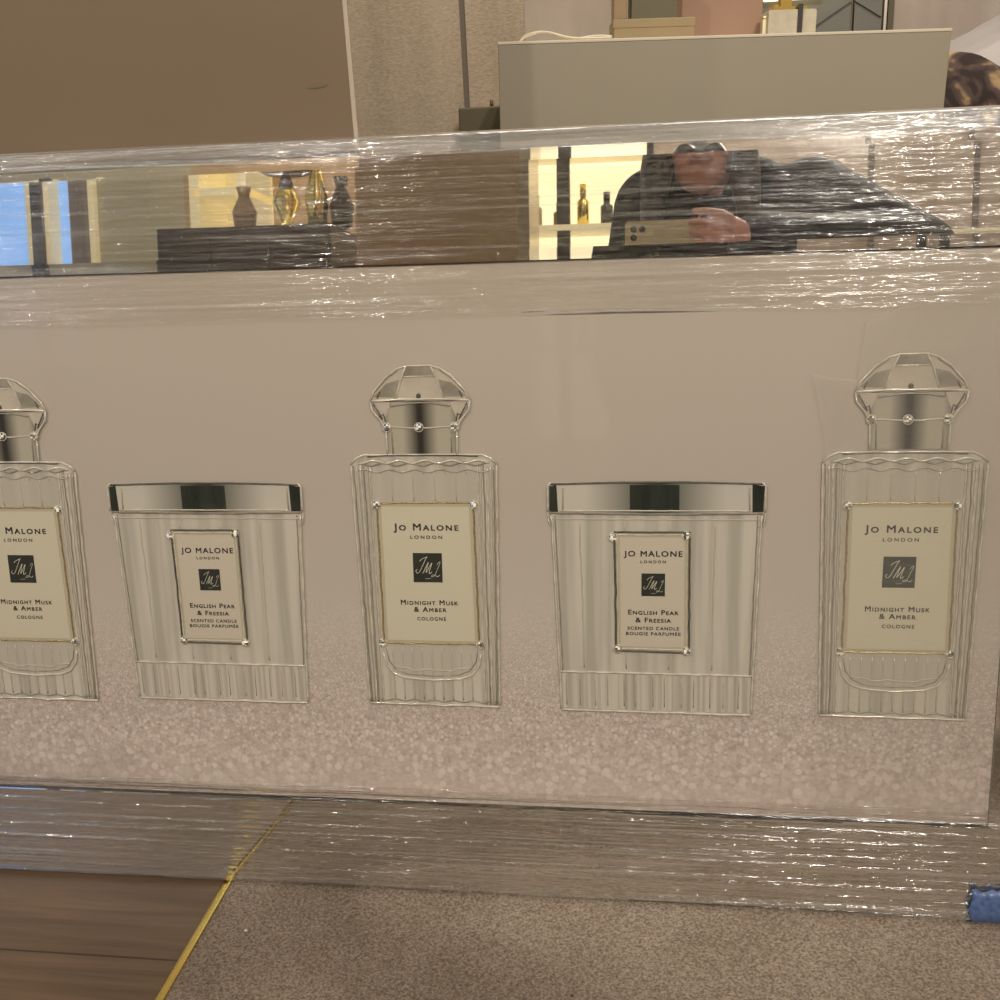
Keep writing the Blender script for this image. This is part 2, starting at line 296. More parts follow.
# ------------------------------------------------------------------ mesh builder
class MB:
    def __init__(s): s.v = []; s.f = []; s.mi = []; s.mats = []; s.sm = []
    def m(s, key):
        if key not in s.mats: s.mats.append(key)
        return s.mats.index(key)
    def add(s, vs, fs, key, smooth=False):
        o = len(s.v); s.v += [Vector(p) for p in vs]; k = s.m(key)
        for f in fs: s.f.append([i+o for i in f]); s.mi.append(k); s.sm.append(smooth)
    def box(s, x0, x1, y0, y1, z0, z1, key):
        s.add([(x0,y0,z0),(x1,y0,z0),(x1,y1,z0),(x0,y1,z0),(x0,y0,z1),(x1,y0,z1),(x1,y1,z1),(x0,y1,z1)],
              [(0,3,2,1),(4,5,6,7),(0,1,5,4),(1,2,6,5),(2,3,7,6),(3,0,4,7)], key)
    def plate(s, pts, y0, y1, key, side=None):
        """polygon in x,z; front face at y0 (towards the viewer), back at y1"""
        n = len(pts); fr = [(p[0], y0, p[1]) for p in pts]; bk = [(p[0], y1, p[1]) for p in pts]
        s.add(fr, [tuple(range(n))], key)
        s.add(fr+bk, [(i, (i+1) % n, (i+1) % n+n, i+n) for i in range(n)], side or key)
    def tube(s, pts, r, key, n=8, closed=False, flat=1.0):
        pts = [Vector(p) for p in pts]; N_ = len(pts); vs = []; rr = r if isinstance(r, (list, tuple)) else [r]*N_
        prev = None
        for i, p in enumerate(pts):
            a = pts[i-1] if (i or closed) else p; c = pts[(i+1) % N_] if (i < N_-1 or closed) else p
            t = (c-a).normalized()
            up = Vector((0,1,0)) if abs(t.y) < .9 else Vector((1,0,0))
            if prev is not None: up = prev
            s1 = t.cross(up).normalized(); s2 = s1.cross(t).normalized(); prev = s2
            for k in range(n):
                an = 2*PI*k/n; vs.append(p + s1*math.cos(an)*rr[i] + s2*math.sin(an)*rr[i]*flat)
        fs = []
        for i in range(N_ if closed else N_-1):
            j = (i+1) % N_
            for k in range(n): fs.append((i*n+k, i*n+(k+1) % n, j*n+(k+1) % n, j*n+k))
        if not closed: fs += [tuple(range(n))[::-1], tuple((N_-1)*n+k for k in range(n))]
        s.add(vs, fs, key, True)
    def ball(s, c, r, key, nu=12, nv=8, sc=(1,1,1), smooth=True, rot=None):
        c = Vector(c); vs = []; fs = []
        for i in range(nv+1):
            th = PI*i/nv
            for k in range(nu):
                ph = 2*PI*k/nu; q = Vector((r*sc[0]*math.sin(th)*math.cos(ph), r*sc[1]*math.sin(th)*math.sin(ph), r*sc[2]*math.cos(th)))
                if rot: q = rot @ q
                vs.append(c+q)
        for i in range(nv):
            for k in range(nu): fs.append((i*nu+k, (i+1)*nu+k, (i+1)*nu+(k+1) % nu, i*nu+(k+1) % nu))
        s.add(vs, fs, key, smooth)
    def capsule(s, a, b, ra, rb, key, n=14):
        a = Vector(a); b = Vector(b); d = b-a; ln = d.length; t = d.normalized()
        pts = []; rs = []
        for i in range(6):
            q = math.sin((i/5-1)*PI/2+0); an = (1-i/5)*PI/2
            pts.append(a - t*ra*math.sin(an)); rs.append(max(ra*math.cos(an), 1e-4))
        for i in range(6):
            an = i/5*PI/2
            pts.append(b + t*rb*math.sin(an)); rs.append(max(rb*math.cos(an), 1e-4))
        s.tube(pts, rs, key, n)
    def build(s, name, parent=None, bevel=0, recalc=True, weld=False):
        me = bpy.data.meshes.new(name); me.from_pydata([tuple(v) for v in s.v], [], s.f)
        for k in s.mats: me.materials.append(M[k])
        for p, k, sm in zip(me.polygons, s.mi, s.sm): p.material_index = k; p.use_smooth = sm
        if recalc or weld:
            bm = bmesh.new(); bm.from_mesh(me)
            if weld: bmesh.ops.remove_doubles(bm, verts=bm.verts, dist=1e-5)
            if recalc: bmesh.ops.recalc_face_normals(bm, faces=bm.faces)
            bm.to_mesh(me); bm.free()
        o = bpy.data.objects.new(name, me); C.objects.link(o)
        if parent: o.parent = parent
        if bevel:
            md = o.modifiers.new('bevel', 'BEVEL'); md.width = bevel; md.segments = 3; md.limit_method = 'ANGLE'
        return o
def tag(o, label=None, cat=None, group=None, kind=None):
    if label: o['label'] = label
    if cat: o['category'] = cat
    if group: o['group'] = group
    if kind: o['kind'] = kind
    return o
def empty(name, loc=(0,0,0)):
    o = bpy.data.objects.new(name, None); o.empty_display_size = .05; C.objects.link(o); o.location = loc; return o

_tc = {}
def text_into(mb, body, cx, cz, width, height, y, key, small=True, spacing=1.15, offset=.012):
    """lay a line of lettering into a mesh builder, fitted to width and capital height"""
    ck = (body, small, spacing)
    if ck not in _tc:
        cu = bpy.data.curves.new('line', 'FONT'); cu.body = body; cu.size = 1; cu.space_character = spacing; cu.offset = 0
        cu.small_caps_scale = .76; cu.resolution_u = 3
        if small:
            for i, ch in enumerate(body):
                if ch.islower(): cu.body_format[i].use_small_caps = True
        ob = bpy.data.objects.new('line', cu); C.objects.link(ob)
        bpy.context.view_layer.update()
        me = ob.evaluated_get(bpy.context.evaluated_depsgraph_get()).to_mesh()
        _tc[ck] = ([v.co.copy() for v in me.vertices], [tuple(p.vertices) for p in me.polygons])
        ob.to_mesh_clear(); bpy.data.objects.remove(ob); bpy.data.curves.remove(cu)
    vs, fs = _tc[ck]
    x0 = min(v.x for v in vs); x1 = max(v.x for v in vs); y0 = 0; y1 = .73
    for k, (dx, dz) in enumerate(((-.5, -.5), (.5, .5), (.5, -.5), (-.5, .5))):
        t = height*.055
        mb.add([(cx + ((v.x-x0)/(x1-x0)-.5)*width + dx*t, y-.00001*k, cz + (v.y/y1-.5)*height + dz*t) for v in vs], [f for f in fs], key)
def rrect(x0, x1, z0, z1, r, n=4):
    pts = []
    for cx, cz, a in ((x1-r, z0+r, -90), (x1-r, z1-r, 0), (x0+r, z1-r, 90), (x0+r, z0+r, 180)):
        for i in range(n+1):
            an = math.radians(a + 90*i/n); pts.append((cx+r*math.cos(an), cz+r*math.sin(an)))
    return pts
def path(pts, y): return [(p[0], y, p[1]) for p in pts]
def wob(pts, y, step=.006, amp=.0003, seed=0):
    """resample a polyline and give it the slight unevenness of hand-run resin"""
    out = []
    for a, b in zip(pts, pts[1:]):
        d = math.hypot(b[0]-a[0], b[1]-a[1]); n = max(1, int(d/step))
        for i in range(n):
            t = i/n; x = a[0]+(b[0]-a[0])*t; z = a[1]+(b[1]-a[1])*t
            out.append((x+amp*noise.noise((x*90, z*90, seed)), y, z+amp*noise.noise((x*90, z*90, seed+9))))
    out.append((pts[-1][0], y, pts[-1][1])); return out

# ------------------------------------------------------------------ the wrapped picture
pic = empty('framed_picture'); pic.matrix_world = PIC
tag(pic, 'wide mirror-framed picture of perfume bottles and candles, wrapped in clear film, standing on the floor', 'picture')
UL, UR, WB, WT = -.600, .477, .0965, .6425        # inner (print) rectangle
BW = .0975
def corner(o, which):
    return {'BL': (UL-o, WB-o), 'BR': (UR+o, WB-o), 'TR': (UR+o, WT+o), 'TL': (UL-o, WT+o)}[which]
prof = [(0, .022), (0, .0008), (.0105, 0), (BW-.0105, 0), (BW, .0005), (BW, .022)]
PROF = prof
for a, b_, lab in (('TL','TR','upper bevelled mirror strip of the frame'), ('TR','BR','right bevelled mirror strip of the frame'), ('BR','BL','lower bevelled mirror strip of the frame'), ('BL','TL','left bevelled mirror strip of the frame')):
    mb = MB(); prof = [(0, .022), (0, .0004), (.0012, 0), (BW-.004, 0), (BW, .0006), (BW, .022)] if lab.startswith('lower') else PROF
    for i in range(len(prof)-1):
        (o0, y0), (o1, y1) = prof[i], prof[i+1]
        A, B = corner(o0, a), corner(o0, b_); A1, B1 = corner(o1, a), corner(o1, b_)
        mb.add([(A[0],y0,A[1]), (B[0],y0,B[1]), (B1[0],y1,B1[1]), (A1[0],y1,A1[1])], [(0,1,2,3)], 'glass_edge' if i in (0, len(prof)-2) else 'mirror')
    o = mb.build('mirror_strip', pic, recalc=False, weld=False); o['label'] = lab
mb = MB(); mb.box(UL-BW+.004, UR+BW-.004, .022, .034, WB-BW+.001, WT+BW-.004, 'backing'); mb.build('backing_board', pic)
# print panel; black tubes paint the shade in its upper and lower gaps
mb = MB(); mb.box(UL, UR, .0035, .0215, WB, WT, 'print'); o = mb.build('print_panel', pic); o['label'] = 'pale beige print with sparkling blurred glitter along the bottom'
for q, rr in ((((UL,WT-.0004),(UR,WT-.0004)), .0008), (((UL,WB+.0010),(UR,WB+.0010)), .0017)):
    mb = MB(); mb.tube(path(q, .0018), rr, 'gapblack', 8); mb.build('gap_shade', pic)

Y0 = .0035
def monogram(mb, cx, cz, s, y):
    # slanted script letters J, M, L
    k = s/30
    def st(pts, r=.55):
        P = []; r *= .55
        n = 8
        for i in range(len(pts)-1):
            p0 = pts[max(i-1,0)]; p1 = pts[i]; p2 = pts[i+1]; p3 = pts[min(i+2, len(pts)-1)]
            for j in range(n):
                t = j/n
                f = lambda a: .5*((2*p1[a])+(-p0[a]+p2[a])*t+(2*p0[a]-5*p1[a]+4*p2[a]-p3[a])*t*t+(-p0[a]+3*p1[a]-3*p2[a]+p3[a])*t**3)
                P.append((cx+f(0)*k, y, cz+f(1)*k))
        P.append((cx+pts[-1][0]*k, y, cz+pts[-1][1]*k))
        mb.tube(P, r*k, 'script', 5, flat=.3)
    st([(-8.5,7),(-6,9.5),(-2.5,11),(0,12),(-1.5,10),(-6,1),(-9,-4.5),(-11.5,-6),(-13,-4),(-11.5,-2)], .6)
    st([(-5.5,-6.5),(-3,-1.5),(.5,5),(1,5.2),(-.5,1),(-2,-5.5),(1.5,0),(4.8,5.2),(3.5,1),(1.5,-4.5),(2,-6.5),(4.5,-4.5)], .7)
    st([(10.5,3.5),(12.2,6),(13.8,6.2),(13.2,4),(10.8,-1),(8.5,-6.5),(6.2,-9.6),(4,-10),(4.6,-8.2),(7.5,-8.4),(10.5,-9.8),(13,-8)], .5)
    st([(-3,-12.2),(3,-12)], .35)
def crystal(parent, x, z, y, r=.0038):
    mb = MB()
    mb.ball((x, y, z), r, 'crystal', 8, 6, (1,.6,1), smooth=False)
    for q in range(len(mb.mi)):
        t = random.random(); mb.mi[q] = mb.m('sparkle') if t < .34 else (mb.m('blackline') if t < .55 else mb.m('crystal'))  # random near-white and dark faces paint glints into the crystal
    mb.tube([(x+r*1.15*math.cos(a*PI/5), y+.0006, z+r*1.15*math.sin(a*PI/5)) for a in range(10)], .0006, 'bead', 5, closed=True)
    return mb.build('crystal', parent)
def make_bottle():
    # own mesh: the glass body
    mb = MB(); Yb = Y0-.0012
    out = [(-.0665,.2075),(.0665,.2065),(.0715,.455),(.060,.4632),(-.060,.4632),(-.0715,.455)]
    mb.plate(out, Yb, Y0, 'glassbody')
    # left and right walls: stripes of light and dark glass
    for sx in (-1, 1):
        for k, (xt, xb, key, r) in enumerate(((.0715,.0668,'bead',.0011),(.0688,.0645,'darkline',.0007),(.0655,.0622,'facet_l',.0012),(.0622,.0590,'bead',.0010),(.0588,.0572,'darkline',.0007),(.0555,.0540,'facet_l',.0008),(.0530,.0522,'bead',.0007))):
            mb.tube(wob([(sx*xt,.453),(sx*(xt*.5+xb*.5),.33),(sx*xb,.2085)], Yb-.0004, amp=.0009, seed=k+sx), r, key, 6)
    # rim round the shoulder, wavy front edge
    mb.tube(wob([(-.0715,.4545),(-.066,.4600),(-.058,.4636),(.058,.4636),(.066,.4600),(.0715,.4545)], Yb-.0006, seed=3), .0011, 'bead', 6)
    mb.tube(wob([(-.054,.4622),(-.034,.4634),(.034,.4632),(.054,.4622)], Yb-.0013, seed=4), .0007, 'blackline', 6)
    for dz, key, r, ph in ((.4545,'darkline',.0008,0), (.4568,'bead',.0010,.4), (.4478,'facet_d',.0006,.8)):
        mb.tube([(-.064+.128*i/60, Yb-.0008, dz+.0014*math.cos((i/60*5+ph)*2*PI)) for i in range(61)], r, key, 6)
    # chamber with the cologne
    ch = [(-.051,.447),(-.0495,.262),(-.047,.249),(-.040,.240),(-.028,.2355),(0,.2335),(.028,.2355),(.040,.240),(.047,.249),(.0495,.262),(.051,.447)]
    mb.plate(ch, Yb-.0004, Yb, 'liquid')
    mb.tube(wob(ch[1:-1], Yb-.0009, seed=6, amp=.0005), .0011, 'bead', 6)
    mb.tube(wob([(p[0]*.94, p[1]+.004) for p in ch[1:-1]], Yb-.0006, seed=7, amp=.0005), .0006, 'darkline', 6)
    mb.tube(wob([(-.040,.2475),(-.02,.2440),(.02,.2440),(.040,.2475)], Yb-.0006, seed=8, amp=.002), .0007, 'facet_l', 6)
    # faint inner flutes
    for k in range(9):
        x = -.042+.0105*k
        mb.tube(wob([(x,.418 if k % 2 else .445),(x,.448)], Yb-.0005, seed=k), .0005, 'facet_l', 6, flat=.1)
        mb.tube(wob([(x*.95,.212),(x*.95,.268)], Yb-.0005, seed=k), .0006, 'liquid' if k % 2 else 'facet_l', 6, flat=.1)
    # thick base
    mb.tube(wob([(-.0665,.2075),(.0665,.2065)], Yb-.0006, seed=11, amp=.0008), .0013, 'bead', 6)
    mb.tube([(-.060+.12*i/60, Yb-.0006, .2112+.0009*math.cos(i/60*6*2*PI)) for i in range(61)], .0007, 'darkline', 6)
    body = mb.build('perfume_bottle', pic)
    body['label'] = 'raised clear glass perfume bottle on the print'
    # collar
    mb = MB(); Yc = Yb-.0004
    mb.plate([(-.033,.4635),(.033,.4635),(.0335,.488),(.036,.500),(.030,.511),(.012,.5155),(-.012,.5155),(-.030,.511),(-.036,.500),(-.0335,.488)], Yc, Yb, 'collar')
    mb.tube(wob([(-.034,.463),(-.0345,.486)], Yc-.0003), .0010, 'bead', 6); mb.tube(wob([(.034,.463),(.0345,.486)], Yc-.0003), .0010, 'bead', 6)
    mb.tube(wob([(-.0285,.464),(-.029,.486)], Yc-.0001), .0008, 'darkline', 6); mb.tube(wob([(.0285,.464),(.029,.486)], Yc-.0001), .0008, 'darkline', 6)
    mb.tube(wob([(-.034,.4912),(-.01,.4896),(.01,.4896),(.034,.4912)], Yc-.0002), .0008, 'facet_l', 6)
    mb.build('collar', body)
    # stopper: facetted glass, wide girdle, flat table on top
    mb = MB(); Ys = Yc-.0003
    dome = [(-.0505,.5155),(.0505,.5155),(.046,.526),(.034,.5405),(.022,.5495),(.012,.5525),(-.012,.5525),(-.022,.5495),(-.034,.5405),(-.046,.526)]
    mb.plate(dome, Ys, Y0, 'facet_l')
    for sx in (-1, 1):   # wings below the girdle
        mb.plate([(sx*.0505,.5155),(sx*.0300,.5145),(sx*.0360,.500),(sx*.0345,.488),(sx*.0405,.499)], Ys+.0002, Y0, 'facet_l')
        mb.tube(wob([(sx*.0505,.5155),(sx*.0490,.5065),(sx*.0410,.4975),(sx*.0362,.4875)], Ys-.0004, seed=sx), .0011, 'bead', 6)
        mb.tube(wob([(sx*.0475,.5135),(sx*.0390,.4985)], Ys-.0004), .0007, 'blackline', 6)
        mb.tube(wob([(sx*.0415,.5010),(sx*.0375,.5035),(sx*.0360,.4960)], Ys-.0005), .0006, 'blackline', 6)
        mb.plate([(sx*.0465,.5205),(sx*.0245,.5195),(sx*.0200,.5380),(sx*.0330,.5345)], Ys-.0003, Ys, 'facet_g')
        mb.tube(wob([(sx*.0245,.5180),(sx*.0175,.5395),(sx*.0125,.5520)], Ys-.0005), .0009, 'bead', 6)
        mb.tube(wob([(sx*.0460,.5250),(sx*.0340,.5385),(sx*.0215,.5480)], Ys-.0005), .0007, 'darkline', 6)
        mb.tube(wob([(sx*.0430,.5190),(sx*.0400,.5260)], Ys-.0005), .0007, 'blackline', 6)
    mb.plate([(-.016,.5415),(.016,.5415),(.0115,.5510),(-.0115,.5510)], Ys-.0003, Ys, 'facet_g')
    mb.tube(wob([(-.0155,.5415),(.0155,.5415)], Ys-.0005), .0006, 'bead', 6)
    mb.tube(wob(dome[1:]+[dome[0]], Ys-.0004, seed=5), .0011, 'bead', 6)
    mb.tube(wob([(-.0500,.5160),(-.02,.5175),(.02,.5175),(.0500,.5160)], Ys-.0006, seed=2), .0012, 'bead', 6)
    mb.tube(wob([(-.030,.5105),(-.014,.5130),(0,.5140),(.014,.5130),(.030,.5105)], Ys-.0002, seed=2), .0008, 'darkline', 6)
    mb.ball((-.001,Ys-.0002,.5205), .0025, 'blackline', 8, 6, (1,.2,1.3))
    for v in mb.v:
        v.x *= .955
        if v.z > .5155: v.z = .5155+(v.z-.5155)*.9
    mb.build('stopper', body)
    # label
    mb = MB(); Yl = Yb-.0008
    mb.plate([(-.0482,.2725),(.0488,.2725),(.0475,.4165),(-.0475,.4165)], Yl, Yb, 'labelborder')
    mb.plate([(-.0440,.2755),(.0445,.2755),(.0435,.4125),(-.0435,.4125)], Yl-.0002, Yl, 'labelcream')
    bd = [(-.0482,.2725),(.0488,.2725),(.0475,.4165),(-.0475,.4165),(-.0482,.2725)]
    mb.tube(wob(bd, Yl-.0003, step=.004, amp=.0008, seed=3), .0009, 'goldline', 6)
    yt = Yl-.00045
    text_into(mb, 'Jo Malone', .0, .3925, .0640, .0072, yt, 'ink', spacing=1.25, offset=.006)
    text_into(mb, 'LONDON', 0, .3822, .0315, .0034, yt, 'ink', False, 1.5, .008)
    mb.plate([(-.0147,.3362),(.0143,.3362),(.0147,.3660),(-.0143,.3660)], yt, yt+.0003, 'square')
    monogram(mb, 0, .3512, .0275, yt-.0003)
    text_into(mb, 'Midnight Musk', 0, .3155, .0575, .0052, yt, 'ink', spacing=1.2, offset=.008)
    text_into(mb, '& Amber', .0005, .3083, .0325, .0052, yt, 'ink', spacing=1.2, offset=.008)
    text_into(mb, 'COLOGNE', .0015, .2985, .0290, .0036, yt, 'ink', False, 1.3, .01)
    lb = mb.build('label', body, recalc=False); lb['label'] = 'cream paper label with black lettering'
    for x, z in ((-.0482,.4145),(.0482,.4145),(-.0500,.2725),(.0495,.2720),(-.0335,.4905),(-.002,.4903),(.0325,.4905)):
        crystal(body, x, z, Yl-.0010)
    return body
def make_candle():
    mb = MB(); Yb = Y0-.0012
    mb.plate([(-.0915,.2065),(.0915,.2055),(.0925,.2455),(.0985,.4060),(-.0985,.4060),(-.0925,.2455)], Yb, Y0, 'glassbody')
    mb.plate([(-.0905,.2075),(.0905,.2070),(.0910,.2445),(-.0910,.2445)], Yb-.0003, Yb, 'glassbase')
    for sx in (-1, 1):
        mb.tube(wob([(sx*.0990,.4040),(sx*.0975,.3980),(sx*.0930,.2460),(sx*.0920,.2070)], Yb-.0005, seed=sx, amp=.0009), .0011, 'bead', 6)
        mb.tube(wob([(sx*.0945,.4040),(sx*.0900,.2460)], Yb-.0005, seed=sx+3, amp=.0006), .0006, 'darkline', 6)
        mb.tube(wob([(sx*.1015,.4060),(sx*.1000,.3960),(sx*.0960,.3930)], Yb-.0005, seed=sx+3, amp=.0006), .0007, 'facet_l', 6)
    for k in range(13):
        if k % 3 != 1: continue
        x = -.086+.0143*k+.003*math.sin(k*2.3)
        mb.tube(wob([(x*1.02,.398),(x*.99,.250)], Yb-.0002, seed=k, amp=.0012), .0006, ('glassbody','facet_l','glassbody')[k % 3], 6, flat=.08)
    for k in range(26):
        x = -.087+.00695*k+.0015*math.sin(k*1.7)
        if k % 2: continue
        mb.tube(wob([(x,.2420),(x*.995,.2110)], Yb-.0005, seed=k, amp=.0004), .0005, ('facet_d','facet_l','facet_d')[k % 3], 6, flat=.1)
    mb.tube(wob([(-.0925,.2460),(.0925,.2455)], Yb-.0006, seed=1, amp=.0008), .0011, 'bead', 6)
    mb.tube(wob([(-.0915,.2065),(-.085,.2058),(.085,.2050),(.0915,.2055)], Yb-.0006, seed=1, amp=.0008), .0012, 'bead', 6)
    mb.tube(wob([(-.0965,.4005),(.0965,.4000)], Yb-.0003, seed=1, amp=.0008), .0007, 'facet_l', 6)
    body = mb.build('glass_candle', pic); body['label'] = 'raised lidded glass candle on the print'
    mb = MB(); Yl = Yb-.0010
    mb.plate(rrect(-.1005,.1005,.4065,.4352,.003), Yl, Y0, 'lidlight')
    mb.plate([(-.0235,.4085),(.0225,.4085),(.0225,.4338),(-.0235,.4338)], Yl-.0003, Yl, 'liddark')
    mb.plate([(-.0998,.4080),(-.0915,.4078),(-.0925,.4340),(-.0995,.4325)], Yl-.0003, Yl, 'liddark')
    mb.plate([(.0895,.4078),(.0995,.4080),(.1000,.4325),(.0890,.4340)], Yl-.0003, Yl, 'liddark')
    mb.tube(wob([(-.0985,.4345),(-.03,.4362),(.03,.4362),(.0985,.4345)], Yl-.0004, seed=2), .0010, 'blackline', 6)
    mb.tube(wob([(-.0985,.4068),(-.03,.4058),(.03,.4058),(.0985,.4068)], Yl-.0004, seed=4), .0010, 'darkline', 6)
    for sx in (-1, 1):
        mb.tube(wob([(sx*.1012,.4085),(sx*.1010,.4330),(sx*.0975,.4362)], Yl-.0003, seed=sx), .0010, 'bead', 6)
        mb.tube(wob([(sx*.0870,.4090),(sx*.0865,.4310)], Yl-.0003, seed=sx), .0007, 'facet_d', 6)
    mb.tube(wob([(-.0900,.4090),(.0880,.4090)], Yl-.0005, seed=7), .0007, 'bead', 6)
    mb.build('lid', body)
    mb = MB(); Yl = Yb-.0009; cx = -.0030
    bd = [(cx-.0345,.2690),(cx+.0352,.2680),(cx+.0352,.3880),(cx-.0352,.3880)]
    mb.plate(bd, Yl, Yb, 'labelborder')
    mb.plate([(cx-.0300,.2735),(cx+.0305,.2735),(cx+.0305,.3830),(cx-.0300,.3830)], Yl-.0002, Yl, 'labelcandle')
    mb.tube(wob([(bd[0][0],bd[0][1]),(bd[1][0],bd[1][1]),(bd[2][0],bd[2][1]),(bd[3][0],bd[3][1]),(bd[0][0],bd[0][1])], Yl-.0003, step=.004, amp=.0006, seed=3), .0010, 'blackline', 6)
    ib = [(cx-.0325,.2712),(cx+.0328,.2710),(cx+.0328,.3855),(cx-.0330,.3855),(cx-.0325,.2712)]
    mb.tube(wob(ib, Yl-.0003, step=.005, amp=.0005, seed=5), .0007, 'bead', 6)
    yt = Yl-.00045
    cxt = cx+.0012
    text_into(mb, 'JO MALONE', cxt, .3672, .0550, .0056, yt, 'ink', False, 1.2, .012)
    text_into(mb, 'LONDON', cxt, .3592, .0235, .0028, yt, 'ink', False, 1.5, .008)
    mb.plate([(cxt-.0112,.3250),(cxt+.0110,.3250),(cxt+.0112,.3475),(cxt-.0110,.3475)], yt, yt+.0003, 'square')
    monogram(mb, cxt, .3362, .021, yt-.0003)
    text_into(mb, 'English Pear', cxt, .3088, .0475, .0050, yt, 'ink', spacing=1.15, offset=.008)
    text_into(mb, '& Freesia', cxt, .3010, .0335, .0050, yt, 'ink', spacing=1.15, offset=.008)
    text_into(mb, 'SCENTED CANDLE', cxt, .2925, .0490, .0033, yt, 'ink', False, 1.2, .01)
    text_into(mb, 'BOUGIE PARFUM\u00c9E', cxt, .2870, .0520, .0033, yt, 'ink', False, 1.2, .01)
    lb = mb.build('label', body, recalc=False); lb['label'] = 'pale label in a dark silver border'
    for x, z in ((cx-.0365,.3830),(cx+.0320,.3850),(cx-.0330,.2710),(cx+.0330,.2700)):
        crystal(body, x, z, Yl-.0010)
    return body
def place(proto, x, lab, first):
    if first: c = proto
    else:
        c = proto.copy(); C.objects.link(c); c.parent = pic
        for ch in list(proto.children):
            d = ch.copy(); C.objects.link(d); d.parent = c
    c.location = (x, 0, -.0055 if x < -.45 else 0); c['label'] = lab
    if x > .37:
        for d in c.children:
            if d.name.startswith(('stopper', 'collar')) or (d.name.startswith('crystal') and d.data.vertices[0].co.z > .45): d.location = (.003, 0, .0028)
bt = make_bottle()
for i, (x, lab) in enumerate(((-.0605,'raised clear glass perfume bottle between the two candles'), (.3830,'raised clear glass perfume bottle at the right end of the print'), (-.4910,'raised clear glass perfume bottle at the left end of the print'))):
    place(bt, x, lab, i == 0)
cn = make_candle()
for i, (x, lab) in enumerate(((.1603,'raised glass candle with silver lid, right one of the two'), (-.2848,'raised glass candle with silver lid, left one of the two'))):
    place(cn, x, lab, i == 0)

# ------------------------------------------------------------------ stretch film
def film(name, u0, u1, prof, key, nu, nw, amp, lab, seed, slope=0.0, zs=95):
    """sheet following prof [(w, y)...] with lengthwise creases"""
    mb = MB(); vs = []; fs = []
    cum = [0]
    for a, b in zip(prof, prof[1:]): cum.append(cum[-1]+math.hypot(b[0]-a[0], b[1]-a[1]))
    for j in range(nw+1):
        t = cum[-1]*j/nw; i = max(k for k in range(len(cum)) if cum[k] <= t+1e-9); i = min(i, len(prof)-2)
        k = (t-cum[i])/(cum[i+1]-cum[i]); w = prof[i][0]+(prof[i+1][0]-prof[i][0])*k; y = prof[i][1]+(prof[i+1][1]-prof[i][1])*k
        for q in range(nu+1):
            u = u0+(u1-u0)*q/nu
            edge = 0
            if j == nw: edge = .006*noise.noise((u*4, seed, 0))
            h = noise.noise((u*1.7, t*zs+u*slope*zs, seed)) + .5*noise.noise((u*4, t*zs*2.3, seed+5))
            vs.append((u, y - abs(amp)*max(0, h+.6)*min(1, j/nw*14+.25), w + edge + .0008*noise.noise((u*3, t*40, seed+2))))
    for j in range(nw):
        for q in range(nu): fs.append((j*(nu+1)+q, j*(nu+1)+q+1, (j+1)*(nu+1)+q+1, (j+1)*(nu+1)+q))
    mb.add(vs, fs, key, True)
    o = mb.build(name, pic, recalc=False); o['label'] = lab; return o
XL, XR = UL-BW-.004, UR+BW+.004
film('stretch_film', XL, XR, [(.7375,-.0045),(.595,-.0030)], 'film', 420, 130, .00075, 'creased clear film stretched across the upper mirror strip', 1.0)
film('stretch_film', XL, XR, [(.742,.040),(.7535,.030),(.7575,.012),(.7545,.000),(.7375,-.0045)], 'film_thick', 420, 36, .0009, 'gathered clear film folded over the top edge', 3.0)
film('stretch_film', XL, XR, [(.116,-.0026),(.0,-.0040),(-.0005,.004)], 'film_low', 420, 210, .0019, 'creased clear film stretched across the lower mirror strip', 7.0, zs=140)
# loose flap at the right
mb = MB()
fl = [mir]
def pp(px, py, y=-.003):
    r = ray(px, py); inv = PIC.inverted(); a = inv @ CAM; d = inv.to_3x3() @ r; q = a + d*((y-a.y)/d.y); return (q.x, q.z)
flap = [pp(812,372), pp(822,376), pp(858,380), pp(866,322), pp(880,318), pp(905,305), pp(1000,300), pp(1030,300), (UR-.001, .118), (pp(816,700)[0], .118), pp(818,640), pp(823,560), pp(822,470), pp(826,450), pp(818,400)]
bm = bmesh.new(); 
vs = [(p[0], -.0032, p[1]) for p in flap]
mb.add(vs, [tuple(range(len(vs)))], 'film_flat'); o = mb.build('film_flap', pic, recalc=False); o['label'] = 'smooth loose overlap of clear film at the right'
# blue tape on the lower edge at the right
mb = MB(); a = pp(971, 885); u0 = a[0]; vs = []; fs = []
nu, nw = 16, 14
pr = [(.033,-.0050),(.024,-.0065),(.012,-.0070),(.000,-.0068),(-.0028,-.002),(-.0028,.014)]
for j, (w, y) in enumerate(pr):
    for q in range(nu+1):
        u = u0 + .075*q/nu
        vs.append((u+(.0022*math.sin(j*2.6) if q == 0 else 0), y-.0012*noise.noise((u*90, w*90, 3)), w+(.002*math.sin(q*2.1)+ .003*noise.noise((u*60,0,1)) if j == 0 else 0)))
for j in range(len(pr)-1):
    for q in range(nu): fs.append((j*(nu+1)+q, j*(nu+1)+q+1, (j+1)*(nu+1)+q+1, (j+1)*(nu+1)+q))
mb.add(vs, fs, 'bluetape', True); o = mb.build('tape_strip', pic, recalc=False); o['label'] = 'blue tape folded round the lower edge'
so = o.modifiers.new('s', 'SOLIDIFY'); so.thickness = .0006

